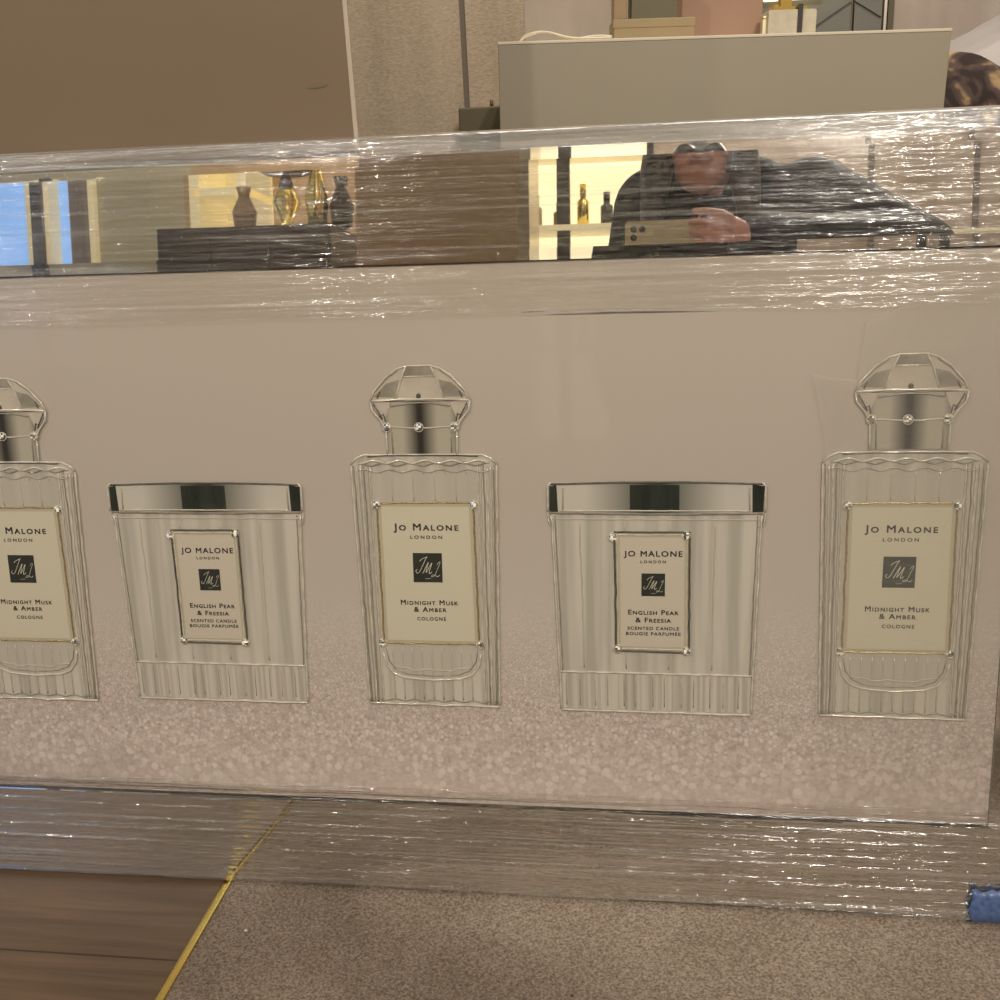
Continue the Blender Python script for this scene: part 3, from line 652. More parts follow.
# ------------------------------------------------------------------ floor
a = on_z(160, 1000); b2 = on_z(230.5, 878); dr = (b2-a).normalized()
def line_at(y): return a.x + dr.x/dr.y*(y-a.y)
YF0, YF1 = -4.3, 2.6
mb = MB(); mb.add([(-3.5,YF0,0),(line_at(YF0),YF0,0),(line_at(YF1),YF1,0),(-3.5,YF1,0),(-3.5,YF0,-.05),(line_at(YF0),YF0,-.05),(line_at(YF1),YF1,-.05),(-3.5,YF1,-.05)], [(0,1,2,3),(7,6,5,4),(0,4,5,1),(1,5,6,2),(2,6,7,3),(3,7,4,0)], 'wood')
tag(mb.build('floor'), 'brown oak plank floor left of the brass strip', kind='structure')
mb = MB(); mb.add([(line_at(YF0)+.004,YF0,.001),(3.5,YF0,.001),(3.5,YF1,.001),(line_at(YF1)+.004,YF1,.001),(line_at(YF0)+.004,YF0,-.05),(3.5,YF0,-.05),(3.5,YF1,-.05),(line_at(YF1)+.004,YF1,-.05)], [(0,1,2,3),(7,6,5,4),(0,4,5,1),(1,5,6,2),(2,6,7,3),(3,7,4,0)], 'carpet')
tag(mb.build('floor_carpet'), 'grey-brown fitted carpet right of the brass strip', kind='structure')
mb = MB()
p0 = Vector((line_at(YF0), YF0, 0)); p1 = Vector((line_at(YF1), YF1, 0)); d = (p1-p0).normalized(); s_ = Vector((d.y, -d.x, 0))
sec = [(-.004,0),(-.004,.0022),(-.0025,.0032),(-.001,.0016),(.0012,.0016),(.0025,.0034),(.0045,.0028),(.0045,0)]
vs = [p0+s_*x+Vector((0,0,z)) for x, z in sec]+[p1+s_*x+Vector((0,0,z)) for x, z in sec]
mb.add(vs, [(i, i+1, i+1+len(sec), i+len(sec)) for i in range(len(sec)-1)], 'gold')
tag(mb.build('trim_1', recalc=False), 'thin polished brass strip between wood and carpet', kind='structure')
for px, py, r, key, lab in ((246,932,.0016,'whitecrumb','tiny white crumb on the carpet beside the brass strip'), (572,997,.0013,'darkwood','tiny dark crumb on the carpet at the front')):
    q = on_z(px, py); mb = MB(); mb.ball((0,0,0), r, key, 7, 5, (1.3,.9,.6), smooth=False)
    o = mb.build('crumb'); o.location = (q.x, q.y, .001+r*.55); tag(o, lab, 'crumb')

# ------------------------------------------------------------------ behind the picture
# tall taupe cabinet the picture leans on
e1 = on_y(352, 60, .125)
mb = MB(); mb.box(-1.9, e1.x-.002, .125, .133, .0, 1.75, 'taupe')
cab = mb.build('tall_board', bevel=.0015)
tag(cab, 'tall plain taupe board the picture leans on, small scuff near its right edge', 'board')
mb = MB(); mb.box(e1.x-.0045, e1.x, .1242, .127, .0, 1.75, 'edging'); mb.build('edging', cab, bevel=.0008)
q = on_y(318, 86, .125); mb = MB()
mb.plate([(q.x-.010,q.z-.0012),(q.x-.002,q.z-.0020),(q.x+.008,q.z-.0005),(q.x+.009,q.z+.0014),(q.x+.001,q.z+.0022),(q.x-.005,q.z+.0008)], .1243, .1249, 'darkolive'); mb.build('scuff_mark', cab)
# back walls
WYB = 1.05
sx = on_y(464, 60, WYB).x
mb = MB(); mb.box(-1.9, sx-.004, WYB, WYB+.06, 0, 2.7, 'fabricwall'); tag(mb.build('wall_back'), 'woven beige wallpaper wall behind the picture', kind='structure')
xr = on_y(611, 20, WYB).x; xf = on_y(525, 20, WYB).x
mb = MB(); mb.box(sx-.004, sx+.006, WYB+.004, WYB+.06, 0, 2.7, 'trimgrey'); tag(mb.build('trim_2'), kind='structure')
mb = MB(); mb.box(sx+.006, xf, WYB, WYB+.06, 0, 2.7, 'fabricwall'); tag(mb.build('wall_back_panel'), 'woven wallpaper panel right of the dark groove', kind='structure')
mb = MB(); mb.box(xf, xr, WYB-.002, WYB+.06, 0, 2.7, 'palewall'); tag(mb.build('wall_back_middle'), 'pale striped wallpaper above the counter', kind='structure')
WYR = 1.9
x3 = on_y(893, 20, WYR).x
mb = MB(); mb.box(x3, 3.5, WYR, WYR+.06, 0, 2.7, 'palewall'); tag(mb.build('wall_back_right'), 'pale pinkish wallpaper wall behind the bed', kind='structure')
mb = MB(); mb.box(xr-.3, x3, WYR+.35, WYR+.4, 0, 2.7, 'creamwall'); tag(mb.build('wall_alcove'), kind='structure')
# chevron padded screen with steel frame
xa, xm, xb = on_y(770, 20, WYR).x, on_y(852, 15, WYR).x, on_y(883, 15, WYR).x
scr = empty('padded_screen', ((xa+x3)/2, WYR, 0)); tag(scr, 'grey padded chevron screen in a steel frame behind the counter', 'screen')
ox = (xa+x3)/2
def leaf(x0, x1, up):
    mb = MB(); n = 26; zA = on_y(852, 3, WYR).z; zst = (zA-(x1-x0)*.62) % .14 - .42
    for k in range(n+4):
        z0 = zst+k*.14
        # sloping padded bands
        w_ = x1-x0; dz = w_*.62
        za, zb = (z0, z0+dz) if up else (z0+dz, z0)
        g = .004
        def cl(z): return min(max(z, 0.0), 1.45)
        pts = [(x0-ox, cl(za+g)), (x1-ox, cl(zb+g)), (x1-ox, cl(zb+.14-g)), (x0-ox, cl(za+.14-g))]
        if pts[2][1]-pts[1][1] < .004 and pts[3][1]-pts[0][1] < .004: continue
        mb.plate(pts, -.006, .008, 'chev')
    mb.box(x0-ox, x1-ox, .002, .02, 0, 1.45, 'trimgrey')
    mb.build('padded_leaf', scr)
leaf(xa-.12, xm-.004, True); leaf(xm+.004, xb-.004, False)
mb = MB(); mb.box(xb-ox, xb+.006-ox, -.012, .02, 0, 1.5, 'chrome'); mb.box(xb+.010-ox, x3-ox, -.006, .02, 0, 1.5, 'darkolive'); mb.build('steel_frame', scr)
# lit sign box / lamp glow over the counter
q0, q1 = on_y(764, 3, WYR-.05), on_y(826, 0, WYR-.05)
lamp = empty('wall_light', ((q0.x+q1.x)/2, WYR-.05, q0.z)); tag(lamp, 'bright warm wall light above the grey padded screen', 'light')
mb = MB(); mb.box(-(q1.x-q0.x)/2, (q1.x-q0.x)/2, 0, .03, .004, .10, 'lightbox'); mb.build('diffuser', lamp, bevel=.003)
mb = MB(); mb.box(-.05, -.02, .005, .049, .09, .13, 'gold'); mb.build('bracket', lamp)
# dark khaki box on floor behind
p = on_y(458, 108, .955); p2 = on_y(497, 105, .955)
mb = MB(); mb.box(p.x, p.x+.30, .955, 1.045, 0, p.z, 'darkolive'); ob = mb.build('storage_box', bevel=.003); tag(ob, 'dark khaki box standing between the wallpaper wall and the counter', 'box')
mb = MB(); mb.tube([(p.x+.055,.965,p.z),(p.x+.055,.965,p.z+.010)], .003, 'darkolive', 8); mb.build('tab', ob)
# display counter, turned a little away from the picture
CY = .50; yaw = math.radians(5)
c0 = on_y(498, 42, CY)
_q = Matrix.Translation((c0.x, c0.y, 0)) @ Matrix.Rotation(yaw, 4, 'Z'); _i = _q.inverted(); _a = _i @ CAM; _r = _i.to_3x3() @ ray(952, 28)
_c = _a + _r*((0-_a.y)/_r.y); lean = math.atan2(_c.z-c0.z, _c.x); clen = math.hypot(_c.z-c0.z, _c.x)
CT = Matrix.Translation(c0) @ Matrix.Rotation(yaw, 4, 'Z') @ Matrix.Rotation(-lean, 4, 'Y') @ Matrix.Translation((0, 0, -c0.z)); CI = CT.inverted()
zt = c0.z; c1 = _q @ _c
def on_c(px, py, dep):                             # pixel -> counter frame, on the plane dep behind its front
    r = CI.to_3x3() @ ray(px, py); a = CI @ CAM; return a + r*((dep-a.y)/r.y)
def onto(o, x, y, z): o.matrix_world = CT @ Matrix.Translation((x, y, z))
ctr = empty('display_counter'); onto(ctr, clen/2, 0, 0); tag(ctr, 'plain putty-coloured display counter behind the wrapped picture', 'counter')
hw = clen/2
mb = MB(); mb.box(-hw, hw, 0, .30, .025, zt-.0035, 'counter'); mb.build('body', ctr, bevel=.001)
mb = MB(); mb.box(-hw-.0005, hw+.0005, -.0008, .30, zt-.0035, zt, 'countertop'); mb.build('countertop', ctr, bevel=.0008)
def cbox(name, px0, px1, pyt, dep, depth, key, lab, base=None, lip=None, cat='box', group=None):
    a_ = on_c(px0, pyt, dep); b_ = on_c(px1, pyt, dep); zb = base if base is not None else zt
    w = b_.x-a_.x; h = (a_.z+b_.z)/2-zb
    r = empty(name); onto(r, (a_.x+b_.x)/2, dep+depth/2, zb); tag(r, lab, cat, group)
    mb = MB(); mb.box(-w/2+.001, w/2-.001, -depth/2+.001, depth/2-.001, 0, h*.62, key); mb.build('box_base', r, bevel=.001)
    mb = MB(); mb.box(-w/2, w/2, -depth/2, depth/2, h*.62-.001, h, lip or key); mb.build('lid', r, bevel=.001)
    return r, zb+h
r, zl = cbox('gift_box', 613, 696, 18, .05, .10, 'olive', 'low wide olive gift box lying on the counter')
cbox('gift_box', 613.5, 628.5, -45, .055, .05, 'browncard', 'narrow bronze box upright on the low olive box', base=zl)
cbox('gift_box', 631, 680, -40, .07, .07, 'olived', 'dark olive box upright on the low olive box', base=zl)
cbox('gift_box', 683, 767, -60, .18, .08, 'pinkcard', 'tall blush pink box standing behind the olive boxes', lip='pinkcard')
Yd = .10; a_ = on_c(769, 10, Yd); b_ = on_c(817, 8, Yd); w = b_.x-a_.x; h = a_.z-zt
r = empty('candle_block'); onto(r, (a_.x+b_.x)/2, Yd+.03, zt); tag(r, 'cream stone candle block with a gold top and black strap on the counter', 'candle')
mb = MB(); mb.plate(rrect(-w/2, w/2, 0, h, .003), -.03, .03, 'marblecream'); mb.plate(rrect(-w/2, w/2, 0, h, .003)[::-1], .03, .029, 'marblecream'); mb.build('stone_body', r)
mb = MB(); mb.box(-w/2+.008, w/2-.010, -.022, .022, h, h+.0045, 'gold'); mb.box(-.012, .002, -.01, .01, h+.0045, h+.02, 'gold'); mb.box(-w/2+.008, -w/2+.014, -.02, .02, h+.0045, h+.007, 'gold'); mb.build('gold_cap', r)
mb = MB(); mb.box(.0065, .0125, -.0325, -.0295, 0, h+.006, 'black'); mb.build('strap', r)
a_ = on_c(766.5, 16, Yd+.02); mb = MB()
h2 = a_.z-zt; mb.tube([(0,0,0),(0,0,h2*.85),(0,0,h2)], [.0035,.0035,.003], 'creamcab', 12); mb.tube([(0,0,h2*.86),(0,0,h2*.93)], .0041, 'gold', 12)
o = mb.build('mini_candle'); onto(o, a_.x-.001, Yd+.02, zt); tag(o, 'thin cream stick candle with gold band beside the stone block', 'candle')
for k in range(2):
    mb = MB(); pts = []
    for i in range(41):
        t = i/40; px = 519+(612-519)*t; dd = .03+k*.006
        q = on_c(px, 38, dd); bump_ = (.0085*math.exp(-((t-.27)/.2)**2)+.002) + k*(.0022*math.sin(t*8+1)+.0005)
        if t < .06: bump_ *= t/.06
        pts.append((q.x, dd, zt+.0014+bump_))
    mb.tube(pts, .0012, 'cable', 8); o = mb.build('cable'); o.matrix_world = CT
    tag(o, 'thin white cable looping over the counter, ' + ('upper strand' if k else 'lower strand'), 'cable', 'white cables on the counter')
# bed with white duvet and mottled cushion
c2 = CT @ Vector((clen, .30, 0)); bx0 = max(c1.x, c2.x)+.04; by0 = .69
bed = empty('bed', (bx0+.6, by0+.5, 0)); tag(bed, 'bed with rumpled white duvet behind the counter at the right', 'bed')
mb = MB(); mb.box(-.58, .7, -.45, .5, .0, .28, 'beigepanel'); mb.build('bed_base', bed, bevel=.01)
mb = MB(); mb.box(-.58, .7, -.44, .5, .28, .41, 'duvet'); mb.build('mattress', bed, bevel=.03)
mb = MB(); vs = []; fs = []; n = 60
k0 = on_y(958, 62, by0+.5); k1 = on_y(1000, 39, by0+.5)
def duv(x, y):
    ez = min(1, (x+.60)/.10)
    rise = max(0, min(1, (y+.12)/.12)); rise = rise*rise*(3-2*rise)
    wx = x+bx0+.6; cr_ = k0.z + (wx-k0.x)*(k1.z-k0.z)/(k1.x-k0.x); cr_ = min(cr_, .98)
    return .415 + .03*ez + rise*max(0, cr_-.445)*ez + .022*noise.noise((x*6, y*5, 2)) + .012*noise.noise((x*15+y*6, y*6, 4))
for j in range(n+1):
    for i in range(n+1):
        x = -.60+1.31*i/n; y = -.46+.97*j/n; vs.append((x, y, duv(x, y)))
for j in range(n):
    for i in range(n): fs.append((j*(n+1)+i, j*(n+1)+i+1, (j+1)*(n+1)+i+1, (j+1)*(n+1)+i))
mb.add(vs, fs, 'duvet', True); mb.build('duvet', bed)
yc = by0+.27; cc = on_y(940, 48, yc)
mb = MB(); vs = []; fs = []; nu, nv = 48, 32; rt = Matrix.Rotation(math.radians(30), 3, 'Y')
sg = lambda v, p: math.copysign(abs(v)**p, v)
for j in range(nv+1):
    th = PI*j/nv
    for i in range(nu):
        ph = 2*PI*i/nu
        q = Vector((.17*sg(math.sin(th), .4)*sg(math.cos(ph), .5), .06*math.sin(th)*sg(math.sin(ph), .9), .11*sg(math.cos(th), .45)))
        if q.length: q += q.normalized()*.012*noise.noise(q*16)
        vs.append(rt @ q)
for j in range(nv):
    for i in range(nu): fs.append((j*nu+i, (j+1)*nu+i, (j+1)*nu+(i+1) % nu, j*nu+(i+1) % nu))
mb.add(vs, fs, 'fur', True)
cu_ = mb.build('cushion'); cu_.location = (cc.x+.092, yc, cc.z-.157); tag(cu_, 'mottled brown and cream faux fur cushion on the bed beside the counter end', 'cushion')

# ------------------------------------------------------------------ the room behind the viewer, seen in the mirror strips
YB = -3.4
def mx_(px, py=215, Y=YB): return mir(px, py, Y)
xs = {k: mx_(k).x for k in (0, 30, 37, 48, 53, 67, 92, 98, 185, 195, 247, 355, 515, 530, 556, 567, 625, 845, 870, 1000)}
mb = MB(); mb.box(-4, xs[185], YB-.08, YB, 0, .62, 'beigepanel'); mb.box(xs[98], xs[185], YB-.08, YB, .62, 2.7, 'beigepanel'); mb.box(-4, xs[98], YB-.08, YB, 1.75, 2.7, 'beigepanel')
tag(mb.build('wall_front_left'), 'beige wall behind the photographer, seen in the mirror', kind='structure')
mb = MB()
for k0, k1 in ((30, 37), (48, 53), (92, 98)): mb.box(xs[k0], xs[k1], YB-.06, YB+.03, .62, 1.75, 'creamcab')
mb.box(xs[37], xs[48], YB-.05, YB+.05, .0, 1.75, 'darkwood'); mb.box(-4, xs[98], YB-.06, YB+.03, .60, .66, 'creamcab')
w1 = mb.build('window_1'); tag(w1, kind='structure')
mb = MB(); mb.box(-4, xs[67], YB-.07, YB-.055, .62, 1.75, 'sky'); mb.build('pane', w1)
mb = MB(); mb.box(xs[67], xs[92], YB-.05, YB-.02, .62, 1.75, 'curtain'); mb.build('curtain', w1)
HX0, HX1 = mir(195, 215, YB+.35).x, mir(247, 215, YB+.35).x
mb = MB(); mb.box(xs[185], xs[355]+.1, YB-.08, YB, 0, 2.7, 'brownpanel'); tag(mb.build('wall_front_middle'), 'brown wall seen in the mirror', kind='structure')
# cream cabinet
zc = lambda y: mir(220, y, YB+.4).z
r = empty('sideboard_hutch', ((HX0+HX1)/2, YB+.2, 0)); tag(r, 'glowing cream hutch cabinet seen reflected in the upper mirror strip', 'cabinet')
hwid = (HX1-HX0)/2
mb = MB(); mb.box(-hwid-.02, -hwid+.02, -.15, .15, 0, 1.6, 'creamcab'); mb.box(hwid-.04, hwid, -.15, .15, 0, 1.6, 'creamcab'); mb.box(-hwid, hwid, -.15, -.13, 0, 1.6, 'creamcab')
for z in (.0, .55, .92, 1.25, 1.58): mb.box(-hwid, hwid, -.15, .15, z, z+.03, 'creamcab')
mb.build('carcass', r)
mb = MB(); mb.box(-hwid*.3, hwid*.35, -.05, .08, .95, 1.08, 'darkolive'); mb.build('drawer_box', r, bevel=.004)
# dark low sideboard
x0, x1 = mx_(188, 245, YB+.7).x, mx_(352, 245, YB+.7).x
r = empty('low_sideboard', ((x0+x1)/2, YB+.75, 0)); tag(r, 'dark wooden low sideboard seen reflected below the cream hutch', 'sideboard')
mb = MB(); zz = mir(250, 236, YB+.7).z; mb.box(-(x1-x0)/2, (x1-x0)/2, -.2, .2, .12, zz, 'darkwood'); mb.build('carcass', r, bevel=.006)
for sx_ in (-1, 1):
    for sy_ in (-.15, .15):
        mb = MB(); mb.tube([(sx_*(x1-x0)*.45, sy_, 0), (sx_*(x1-x0)*.45, sy_, .125)], .015, 'gold', 10); mb.build('leg', r)
for k in range(3):
    mb = MB(); xx = -(x1-x0)/2+(k+.5)*(x1-x0)/3; mb.box(xx-(x1-x0)/6+.01, xx+(x1-x0)/6-.01, .2, .21, .15, zz-.04, 'darkwood'); d_ = mb.build('door', r, bevel=.003)
    mb = MB(); mb.ball((xx, .218, zz*.7), .012, 'gold'); mb.build('knob', d_)
# table lamp with dark shade and ornaments on the sideboard
xl = mx_(287, 215, YB+.75).x
r = empty('table_lamp', (xl, YB+.75, zz)); tag(r, 'dark shaded gold table lamp on the reflected sideboard', 'lamp')
mb = MB(); mb.tube([(0,0,0),(0,0,.02),(0,0,.03),(0,0,.10),(0,0,.2)], [.06,.06,.02,.05,.012], 'gold', 20); mb.build('base', r)
mb = MB(); mb.tube([(0,0,.2),(0,0,.36)], [.085,.07], 'darkwood', 24); mb.build('lamp_shade', r)
for px, hh, key in ((322, .24, 'gold'), (346, .17, 'darkwood'), (250, .15, 'browncard')):
    xv = mx_(px, 215, YB+.75).x; mb = MB(); mb.tube([(0,0,0),(0,0,.01),(0,0,hh*.45),(0,0,hh*.8),(0,0,hh)], [.025,.035,.042,.018,.026], key, 18)
    o = mb.build('vase'); o.location = (xv, YB+.8, zz); tag(o, {'gold':'gold vase on the reflected sideboard','darkwood':'dark vase at the end of the reflected sideboard','browncard':'bronze vase left of the reflected table lamp'}[key], 'vase', 'vases on the sideboard')
# brown pillar
YP = -1.9
x0, x1 = mir(356, 215, YP).x, mir(517, 215, YP).x
mb = MB(); mb.box(x0, x1, YP-.3, YP, 0, 2.7, 'brownpanel'); tag(mb.build('pillar'), 'plain brown pillar seen in the upper mirror strip', kind='structure')
mb = MB(); mb.box(x1, mir(529, 215, YP).x, YP-.25, YP-.005, 0, 2.7, 'chrome'); tag(mb.build('trim_3'), kind='structure')
# lit shelving
YS = -3.0; x0, x1 = mir(527, 215, YS).x, mir(650, 215, YS).x
r = empty('display_shelf', ((x0+x1)/2, YS, 0)); tag(r, 'brightly lit cream display shelving with dark posts seen in the mirror', 'shelf'); hw_ = (x1-x0)/2
mb = MB(); mb.box(-hw_, hw_, -.05, -.02, .3, 2.0, 'lightbox'); mb.build('back_panel', r)
for px in (534, 560, 566, 650):
    xv = mir(px, 215, YS+.2).x-(x0+x1)/2; mb = MB(); mb.box(xv-.012, xv+.012, .15, .19, 0, 2.0, 'black'); mb.build('post', r)
for z in (.62, .82, 1.04, 1.3):
    mb = MB(); mb.box(-hw_, hw_, 0, .2, z, z+.02, 'darkolive' if z < .9 else 'creamcab'); mb.build('shelf_board', r)
bi = 0
for z in (.64, .84, 1.06):
    for k in range(5):
        xv = (x0+x1)/2-hw_*.8+hw_*1.5*k/4; hh = .09+.03*((k*7+bi) % 3); key = ('marblecream','black','browncard','chrome','gold')[(k+bi) % 5]
        mb = MB(); mb.tube([(0,0,0),(0,0,hh*.6),(0,0,hh*.68),(0,0,hh*.7),(0,0,hh)], [.022,.022,.009,.012,.012], key, 12)
        o = mb.build('scent_bottle'); o.location = (xv, YS+.1, z); tag(o, {'marblecream':'cream','black':'black','browncard':'bronze','chrome':'silver','gold':'gold'}[key]+' scent bottle on the '+{.64:'lowest',.84:'middle',1.06:'upper'}[z]+' lit shelf in the mirror', 'bottle', 'bottles on the lit shelves'); bi += 1
# far wall on the right with panel grooves
mb = MB(); mb.box(xs[355]+.1, 4, YB-.5, YB-.42, 0, 2.7, 'palewall'); tag(mb.build('wall_front_right'), 'pale panelled wall behind the photographer', kind='structure')
for px in (870, 975):
    xv = mir(px, 215, YB-.42).x; mb = MB(); mb.box(xv-.012, xv+.012, YB-.42, YB-.41, 0, 2.7, 'trimgrey'); tag(mb.build('trim_4' if px == 870 else 'trim_5'), kind='structure')
# pale bench right
x0, x1 = mir(925, 240, -2.6).x, mir(1060, 240, -2.6).x; zz2 = mir(950, 236, -2.6).z
r = empty('bench', ((x0+x1)/2, -2.6, 0)); tag(r, 'pale upholstered bench seen at the right end of the mirror strip', 'bench')
mb = MB(); mb.box(-(x1-x0)/2, (x1-x0)/2, -.2, .2, zz2-.22, zz2, 'creamwall'); mb.build('seat', r, bevel=.02)
for sx_ in (-1, 1):
    for sy_ in (-.15, .15):
        mb = MB(); mb.tube([(sx_*(x1-x0)*.45, sy_, 0), (sx_*(x1-x0)*.45, sy_, zz2-.21)], .016, 'black', 10); mb.build('leg', r)

# ------------------------------------------------------------------ the photographer
PX = mir(728, 200, CAM.y-.3).x; HX = mir(700, 200, CAM.y-.3).x
PY = CAM.y-.40
cz = CAM.z
def smooth_body(mb, name, parent, vox, keyname, loc=None):
    o = mb.build(name, parent, recalc=True)
    rm = o.modifiers.new('remesh', 'REMESH'); rm.mode = 'VOXEL'; rm.voxel_size = vox; rm.use_smooth_shade = True
    sm = o.modifiers.new('smooth', 'SMOOTH'); sm.factor = .5; sm.iterations = 4
    return o
person = empty('person', (PX, PY-.1, 0)); tag(person, 'person in a black jacket crouching to photograph the picture, seen only in its mirror frame', 'person')
T = Vector((-PX, -(PY-.1), 0))
def W(x, y, z): return Vector((x, y, z)) + T
# phone: reflected between x 625 and 715, y 221 and 252
ph0 = mir(625, 236, CAM.y-.012); ph1 = mir(716, 236, CAM.y-.012)
zc0 = mir(640, 221, CAM.y-.012).z; zc1 = mir(640, 252, CAM.y-.012).z
pw = ph1.x-ph0.x; phh = max(.05, abs(zc0-zc1))
phc = Vector(((ph0.x+ph1.x)/2, CAM.y-.012, (zc0+zc1)/2))
shoulderZ = cz+.13; hipZ = .30
shR, shL = W(PX+.180, PY-.02, shoulderZ+.01), W(PX-.150, PY-.02, shoulderZ)
elR = W(mir(922, 236, PY+.14).x, PY+.14, cz+.005); 
handR = Vector((ph1.x+.004, CAM.y-.035, (zc0+zc1)/2+.006)) + T
elL = W(PX-.215, PY+.02, cz-.20); handL = W(PX-.20, PY+.12, .40)
hip = W(PX, PY-.22, hipZ); chest = W(PX, PY-.03, cz+.0); neck = W((PX+HX)/2, PY+.01, cz+.17); head = W(HX, PY+.07, cz+.245)
mb = MB()
mb.capsule(hip, W(PX, PY-.12, .52), .13, .115, 'skin'); mb.capsule(W(PX, PY-.12, .52), chest, .115, .12, 'skin'); mb.capsule(shR, shL, .05, .05, 'skin')
mb.capsule(chest, neck, .10, .055, 'skin'); mb.capsule(neck, head, .052, .055, 'skin')
kneeR, kneeL = W(PX+.17, PY+.16, .46), W(PX-.17, PY+.14, .46)
ankR, ankL = W(PX+.15, PY-.10, .10), W(PX-.15, PY-.12, .10)
for hp, kn, an, s in ((W(PX+.10,PY-.22,hipZ), kneeR, ankR, 1), (W(PX-.10,PY-.22,hipZ), kneeL, ankL, -1)):
    mb.capsule(hp, kn, .085, .055, 'skin'); mb.capsule(kn, an, .052, .035, 'skin'); mb.capsule(an-Vector((0,.02,.05)), an+Vector((0,.14,-.065)), .035, .028, 'skin')
for sh, el, ha in ((shR, elR, handR), (shL, elL, handL)):
    mb.capsule(sh, el, .048, .038, 'skin'); mb.capsule(el, ha+(el-ha).normalized()*.05, .038, .026, 'skin')
# head: skull, jaw, nose, ears
mb.ball(head+Vector((0,-.005,.02)), .1, 'skin', 24, 16, (.76,.92,1.0)); mb.ball(head+Vector((0,.03,-.05)), .062, 'skin', 20, 12, (.85,.85,.95))
mb.capsule(head+Vector((0,.088,.02)), head+Vector((0,.104,-.012)), .008, .013, 'skin')
for s in (-1, 1):
    mb.ball(head+Vector((s*.076,-.002,.0)), .03, 'skin', 12, 8, (.3,.6,1)); mb.ball(head+Vector((s*.035,.070,.032)), .016, 'skin', 12, 8, (1.3,.5,.6))
mb.capsule(head+Vector((-.018,.085,-.045)), head+Vector((.018,.085,-.045)), .008, .008, 'skin')
# right hand gripping the phone end
mb.ball(handR+Vector((.025,-.002,-.012)), .042, 'skin', 16, 12, (.8,.42,.95))
for k, (dz, ln) in enumerate(((.031,.85),(.012,1.0),(-.007,.95),(-.025,.8))):
    a0 = handR+Vector((.022,.008,dz-.008)); a1 = handR+Vector((.004,.042,dz-.004)); a2 = handR+Vector((-.026*ln,.048,dz)); a3 = handR+Vector((-.050*ln,.042,dz+.002))
    mb.capsule(a0, a1, .0085, .0078, 'skin', 10); mb.capsule(a1, a2, .0078, .0070, 'skin', 10); mb.capsule(a2, a3, .0070, .0060, 'skin', 10)
mb.capsule(handR+Vector((.03,-.02,-.02)), handR+Vector((.0,-.022,.014)), .012, .010, 'skin', 10); mb.capsule(handR+Vector((.0,-.022,.014)), handR+Vector((-.026,-.012,.020)), .010, .008, 'skin', 10)
# left hand resting on the knee
mb.ball(handL+Vector((0,.02,.035)), .042, 'skin', 16, 12, (.9,1.0,.4))
for k in range(4):
    x = -.030+.019*k; ln = (.85,1,1.05,.9)[k]
    a0 = handL+Vector((x,.045,.035)); a1 = handL+Vector((x*1.1,.045+.035*ln,.030)); a2 = handL+Vector((x*1.15,.045+.055*ln,.008))
    mb.capsule(a0, a1, .0092, .0085, 'skin', 10); mb.capsule(a1, a2, .0085, .007, 'skin', 10)
mb.capsule(handL+Vector((.030,.01,.035)), handL+Vector((.055,.045,.022)), .011, .008, 'skin', 10)
body = smooth_body(mb, 'body', person, .0036, 'skin')
for s in (-1, 1):
    mb = MB(); mb.ball(head+Vector((s*.035,.0835,.030)), .011, 'crystal', 12, 8, (1.1,.45,.6)); mb.ball(head+Vector((s*.035,.0885,.030)), .0052, 'ink', 10, 8, (1,.35,1))
    mb.build('eye', body)
mb = MB(); mb.tube([head+Vector((x,.0945-abs(x)*.25,-.045-.002*math.cos(x*120))) for x in (-.022,-.011,0,.011,.022)], [.001,.0035,.003,.0035,.001], 'pinktop', 8); mb.build('lips', body)
# hair: cap plus long side locks
mb = MB()
mb.ball(head+Vector((0,-.025,.035)), .108, 'hair', 24, 16, (.84,.92,1.0))
for s in (-1, 1):
    mb.capsule(head+Vector((s*.072,.02,.07)), head+Vector((s*.088,.012,-.06)), .028, .034, 'hair'); mb.capsule(head+Vector((s*.088,.012,-.06)), head+Vector((s*.098,.045,-.17)), .034, .022, 'hair')
    mb.capsule(head+Vector((s*.03,.045,.10)), head+Vector((s*.066,.06,.04)), .022, .018, 'hair')
mb.capsule(head+Vector((0,-.08,.03)), head+Vector((0,-.10,-.16)), .07, .05, 'hair')
smooth_body(mb, 'hair', person, .006, 'hair')
# jacket
mb = MB()
mb.capsule(hip+Vector((0,.02,.06)), W(PX, PY-.12, .54), .165, .16, 'jacket', 20); mb.capsule(W(PX, PY-.12, .54), chest+Vector((0,-.02,0)), .16, .165, 'jacket', 20)
mb.capsule(shR+Vector((-.02,0,-.01)), shL+Vector((.02,0,-.01)), .085, .085, 'jacket', 18)
mb.capsule(chest+Vector((0,-.02,.04)), neck+Vector((0,-.05,0)), .13, .10, 'jacket', 18)
mb.capsule(neck+Vector((-.09,-.02,-.0)), neck+Vector((.09,-.02,-.0)), .06, .06, 'jacket')
mb.capsule(shR+Vector((.0,0,-.05)), chest+Vector((.15,.0,-.05)), .08, .08, 'jacket'); mb.capsule(shL+Vector((.0,0,-.05)), chest+Vector((-.15,.0,-.05)), .08, .08, 'jacket')
for sh, el, ha in ((shR, elR, handR), (shL, elL, handL)):
    mb.capsule(sh, el, .085, .068, 'jacket', 18); mb.capsule(el, ha+(el-ha).normalized()*.085, .066, .045, 'jacket', 18)
smooth_body(mb, 'jacket', person, .008, 'jacket')
mb = MB(); fr_ = chest+Vector((0,.135,.06)); mb.tube([chest+Vector((0,.150,-.25)), chest+Vector((0,.155,-.1)), chest+Vector((0,.152,.02)), fr_+Vector((0,-.01,.05))], .0035, 'chrome', 8); mb.build('zip', person)
mb = MB()
mb.capsule(hip, hip+Vector((0,.03,.05)), .155, .15, 'trousers', 18)
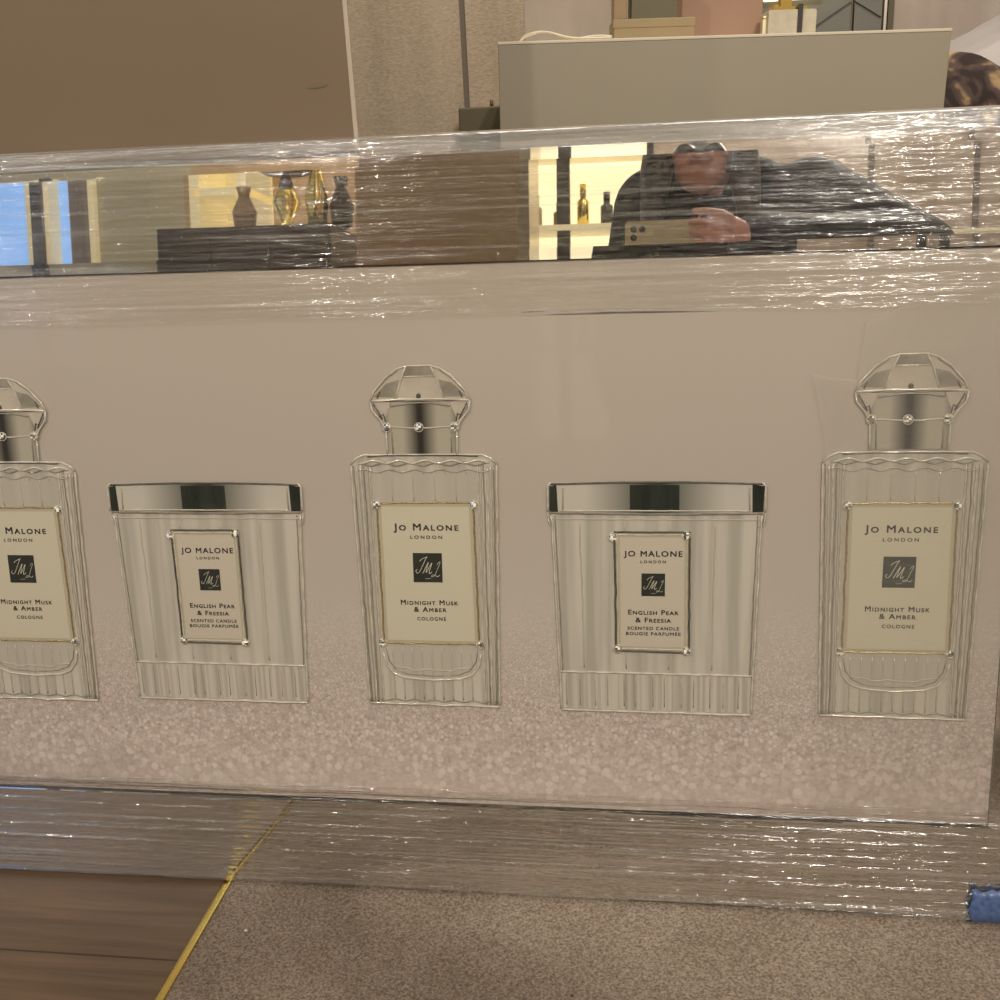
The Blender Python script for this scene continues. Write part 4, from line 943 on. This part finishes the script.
for hp, kn, an in ((W(PX+.10,PY-.22,hipZ), kneeR, ankR), (W(PX-.10,PY-.22,hipZ), kneeL, ankL)):
    mb.capsule(hp, kn, .105, .072, 'trousers', 18); mb.capsule(kn, an, .070, .052, 'trousers', 18)
smooth_body(mb, 'trousers', person, .008, 'trousers')
for an in (ankR, ankL):
    mb = MB(); mb.capsule(an+Vector((0,-.03,-.055)), an+Vector((0,.15,-.063)), .045, .037, 'black'); mb.capsule(an, an+Vector((0,0,-.05)), .048, .045, 'black')
    smooth_body(mb, 'shoe', person, .006, 'black')
# phone
phone = empty('phone', phc); tag(phone, 'cream smartphone held sideways by the photographer, seen in the mirror strip', 'phone')
mb = MB(); pts = rrect(-pw/2, pw/2, -phh/2, phh/2, .008, 6)
mb.plate(pts, 0, -.008, 'phoneback'); mb.plate(pts, -.0081, -.008, 'black'); mb.plate(pts, .0002, 0, 'phoneback'); mb.build('casing', phone)
mb = MB(); mb.plate(rrect(-pw/2+.004, -pw/2+.034, -phh/2+.006 if phh < .05 else phh/2-.036, phh/2-.005, .006, 5), .0012, 0, 'phoneback'); ci = mb.build('camera_island', phone)
mb = MB()
for dx in (.0115, .0265):
    for dz in (.0115, .0265):
        if (dx, dz) == (.0265, .0265): continue
        c_ = (-pw/2+.004+dx-.0, .0016, phh/2-.003-dz)
        mb.ball(c_, .0058, 'ink', 14, 8, (1,.2,1)); 
mb.build('lens', ci)

# ------------------------------------------------------------------ light
def area(name, loc, tgt, size, power, col, sy=None):
    l = bpy.data.lights.new(name, 'AREA'); l.energy = power; l.color = col; l.size = size
    if sy: l.shape = 'RECTANGLE'; l.size_y = sy
    o = bpy.data.objects.new(name, l); C.objects.link(o); o.location = loc
    o.rotation_euler = (Vector(tgt)-Vector(loc)).to_track_quat('-Z', 'Y').to_euler(); return o
def spot(name, loc, tgt, power, col, rad=.03, ang=70, blend=.6):
    l = bpy.data.lights.new(name, 'SPOT'); l.energy = power; l.color = col; l.shadow_soft_size = rad; l.spot_size = math.radians(ang); l.spot_blend = blend
    o = bpy.data.objects.new(name, l); C.objects.link(o); o.location = loc
    o.rotation_euler = (Vector(tgt)-Vector(loc)).to_track_quat('-Z', 'Y').to_euler(); return o
WC = (1, .918, .815)
area('ceiling_glow', (.2, -1.6, 2.7), (.1, -.3, .2), 3.4, 14, WC)
area('ceiling_glow', (.2, 1.0, 2.7), (.2, .9, .3), 1.6, 12, WC)
for px, Y, z, e_ in ((330, -2.5, 2.25, 75), (915, -2.4, 2.1, 105), (850, -2.6, 2.3, 90), (-40, -2.5, 2.35, 55)):
    xv = mir(px, 830, Y).x
    spot('ceiling_and_fill_spot', (xv, Y, z), (xv*.4, 0, .3), e_, WC, .04, 85)
for x_ in (-1.6, 0.2, 1.3):
    spot('ceiling_and_fill_spot', (x_, -2.0, 2.6), (x_, -3.3, .9), 60, WC, .08, 110)  # fill spots added to brighten the room behind the viewer
spot('ceiling_and_fill_spot', (on_y(520, 0, .9).x, .75, 1.9), (on_y(520, 0, 1.05).x, 1.05, 1.0), 11, (1,.82,.55), .04, 90)
w = bpy.data.worlds.new('room_ambience'); S.world = w; w.use_nodes = True
bg = w.node_tree.nodes['Background']; bg.inputs[0].default_value = (.95,.91,.85,1); bg.inputs[1].default_value = .37
S.view_settings.view_transform = 'Standard'; S.view_settings.look = 'None'; S.view_settings.exposure = 0
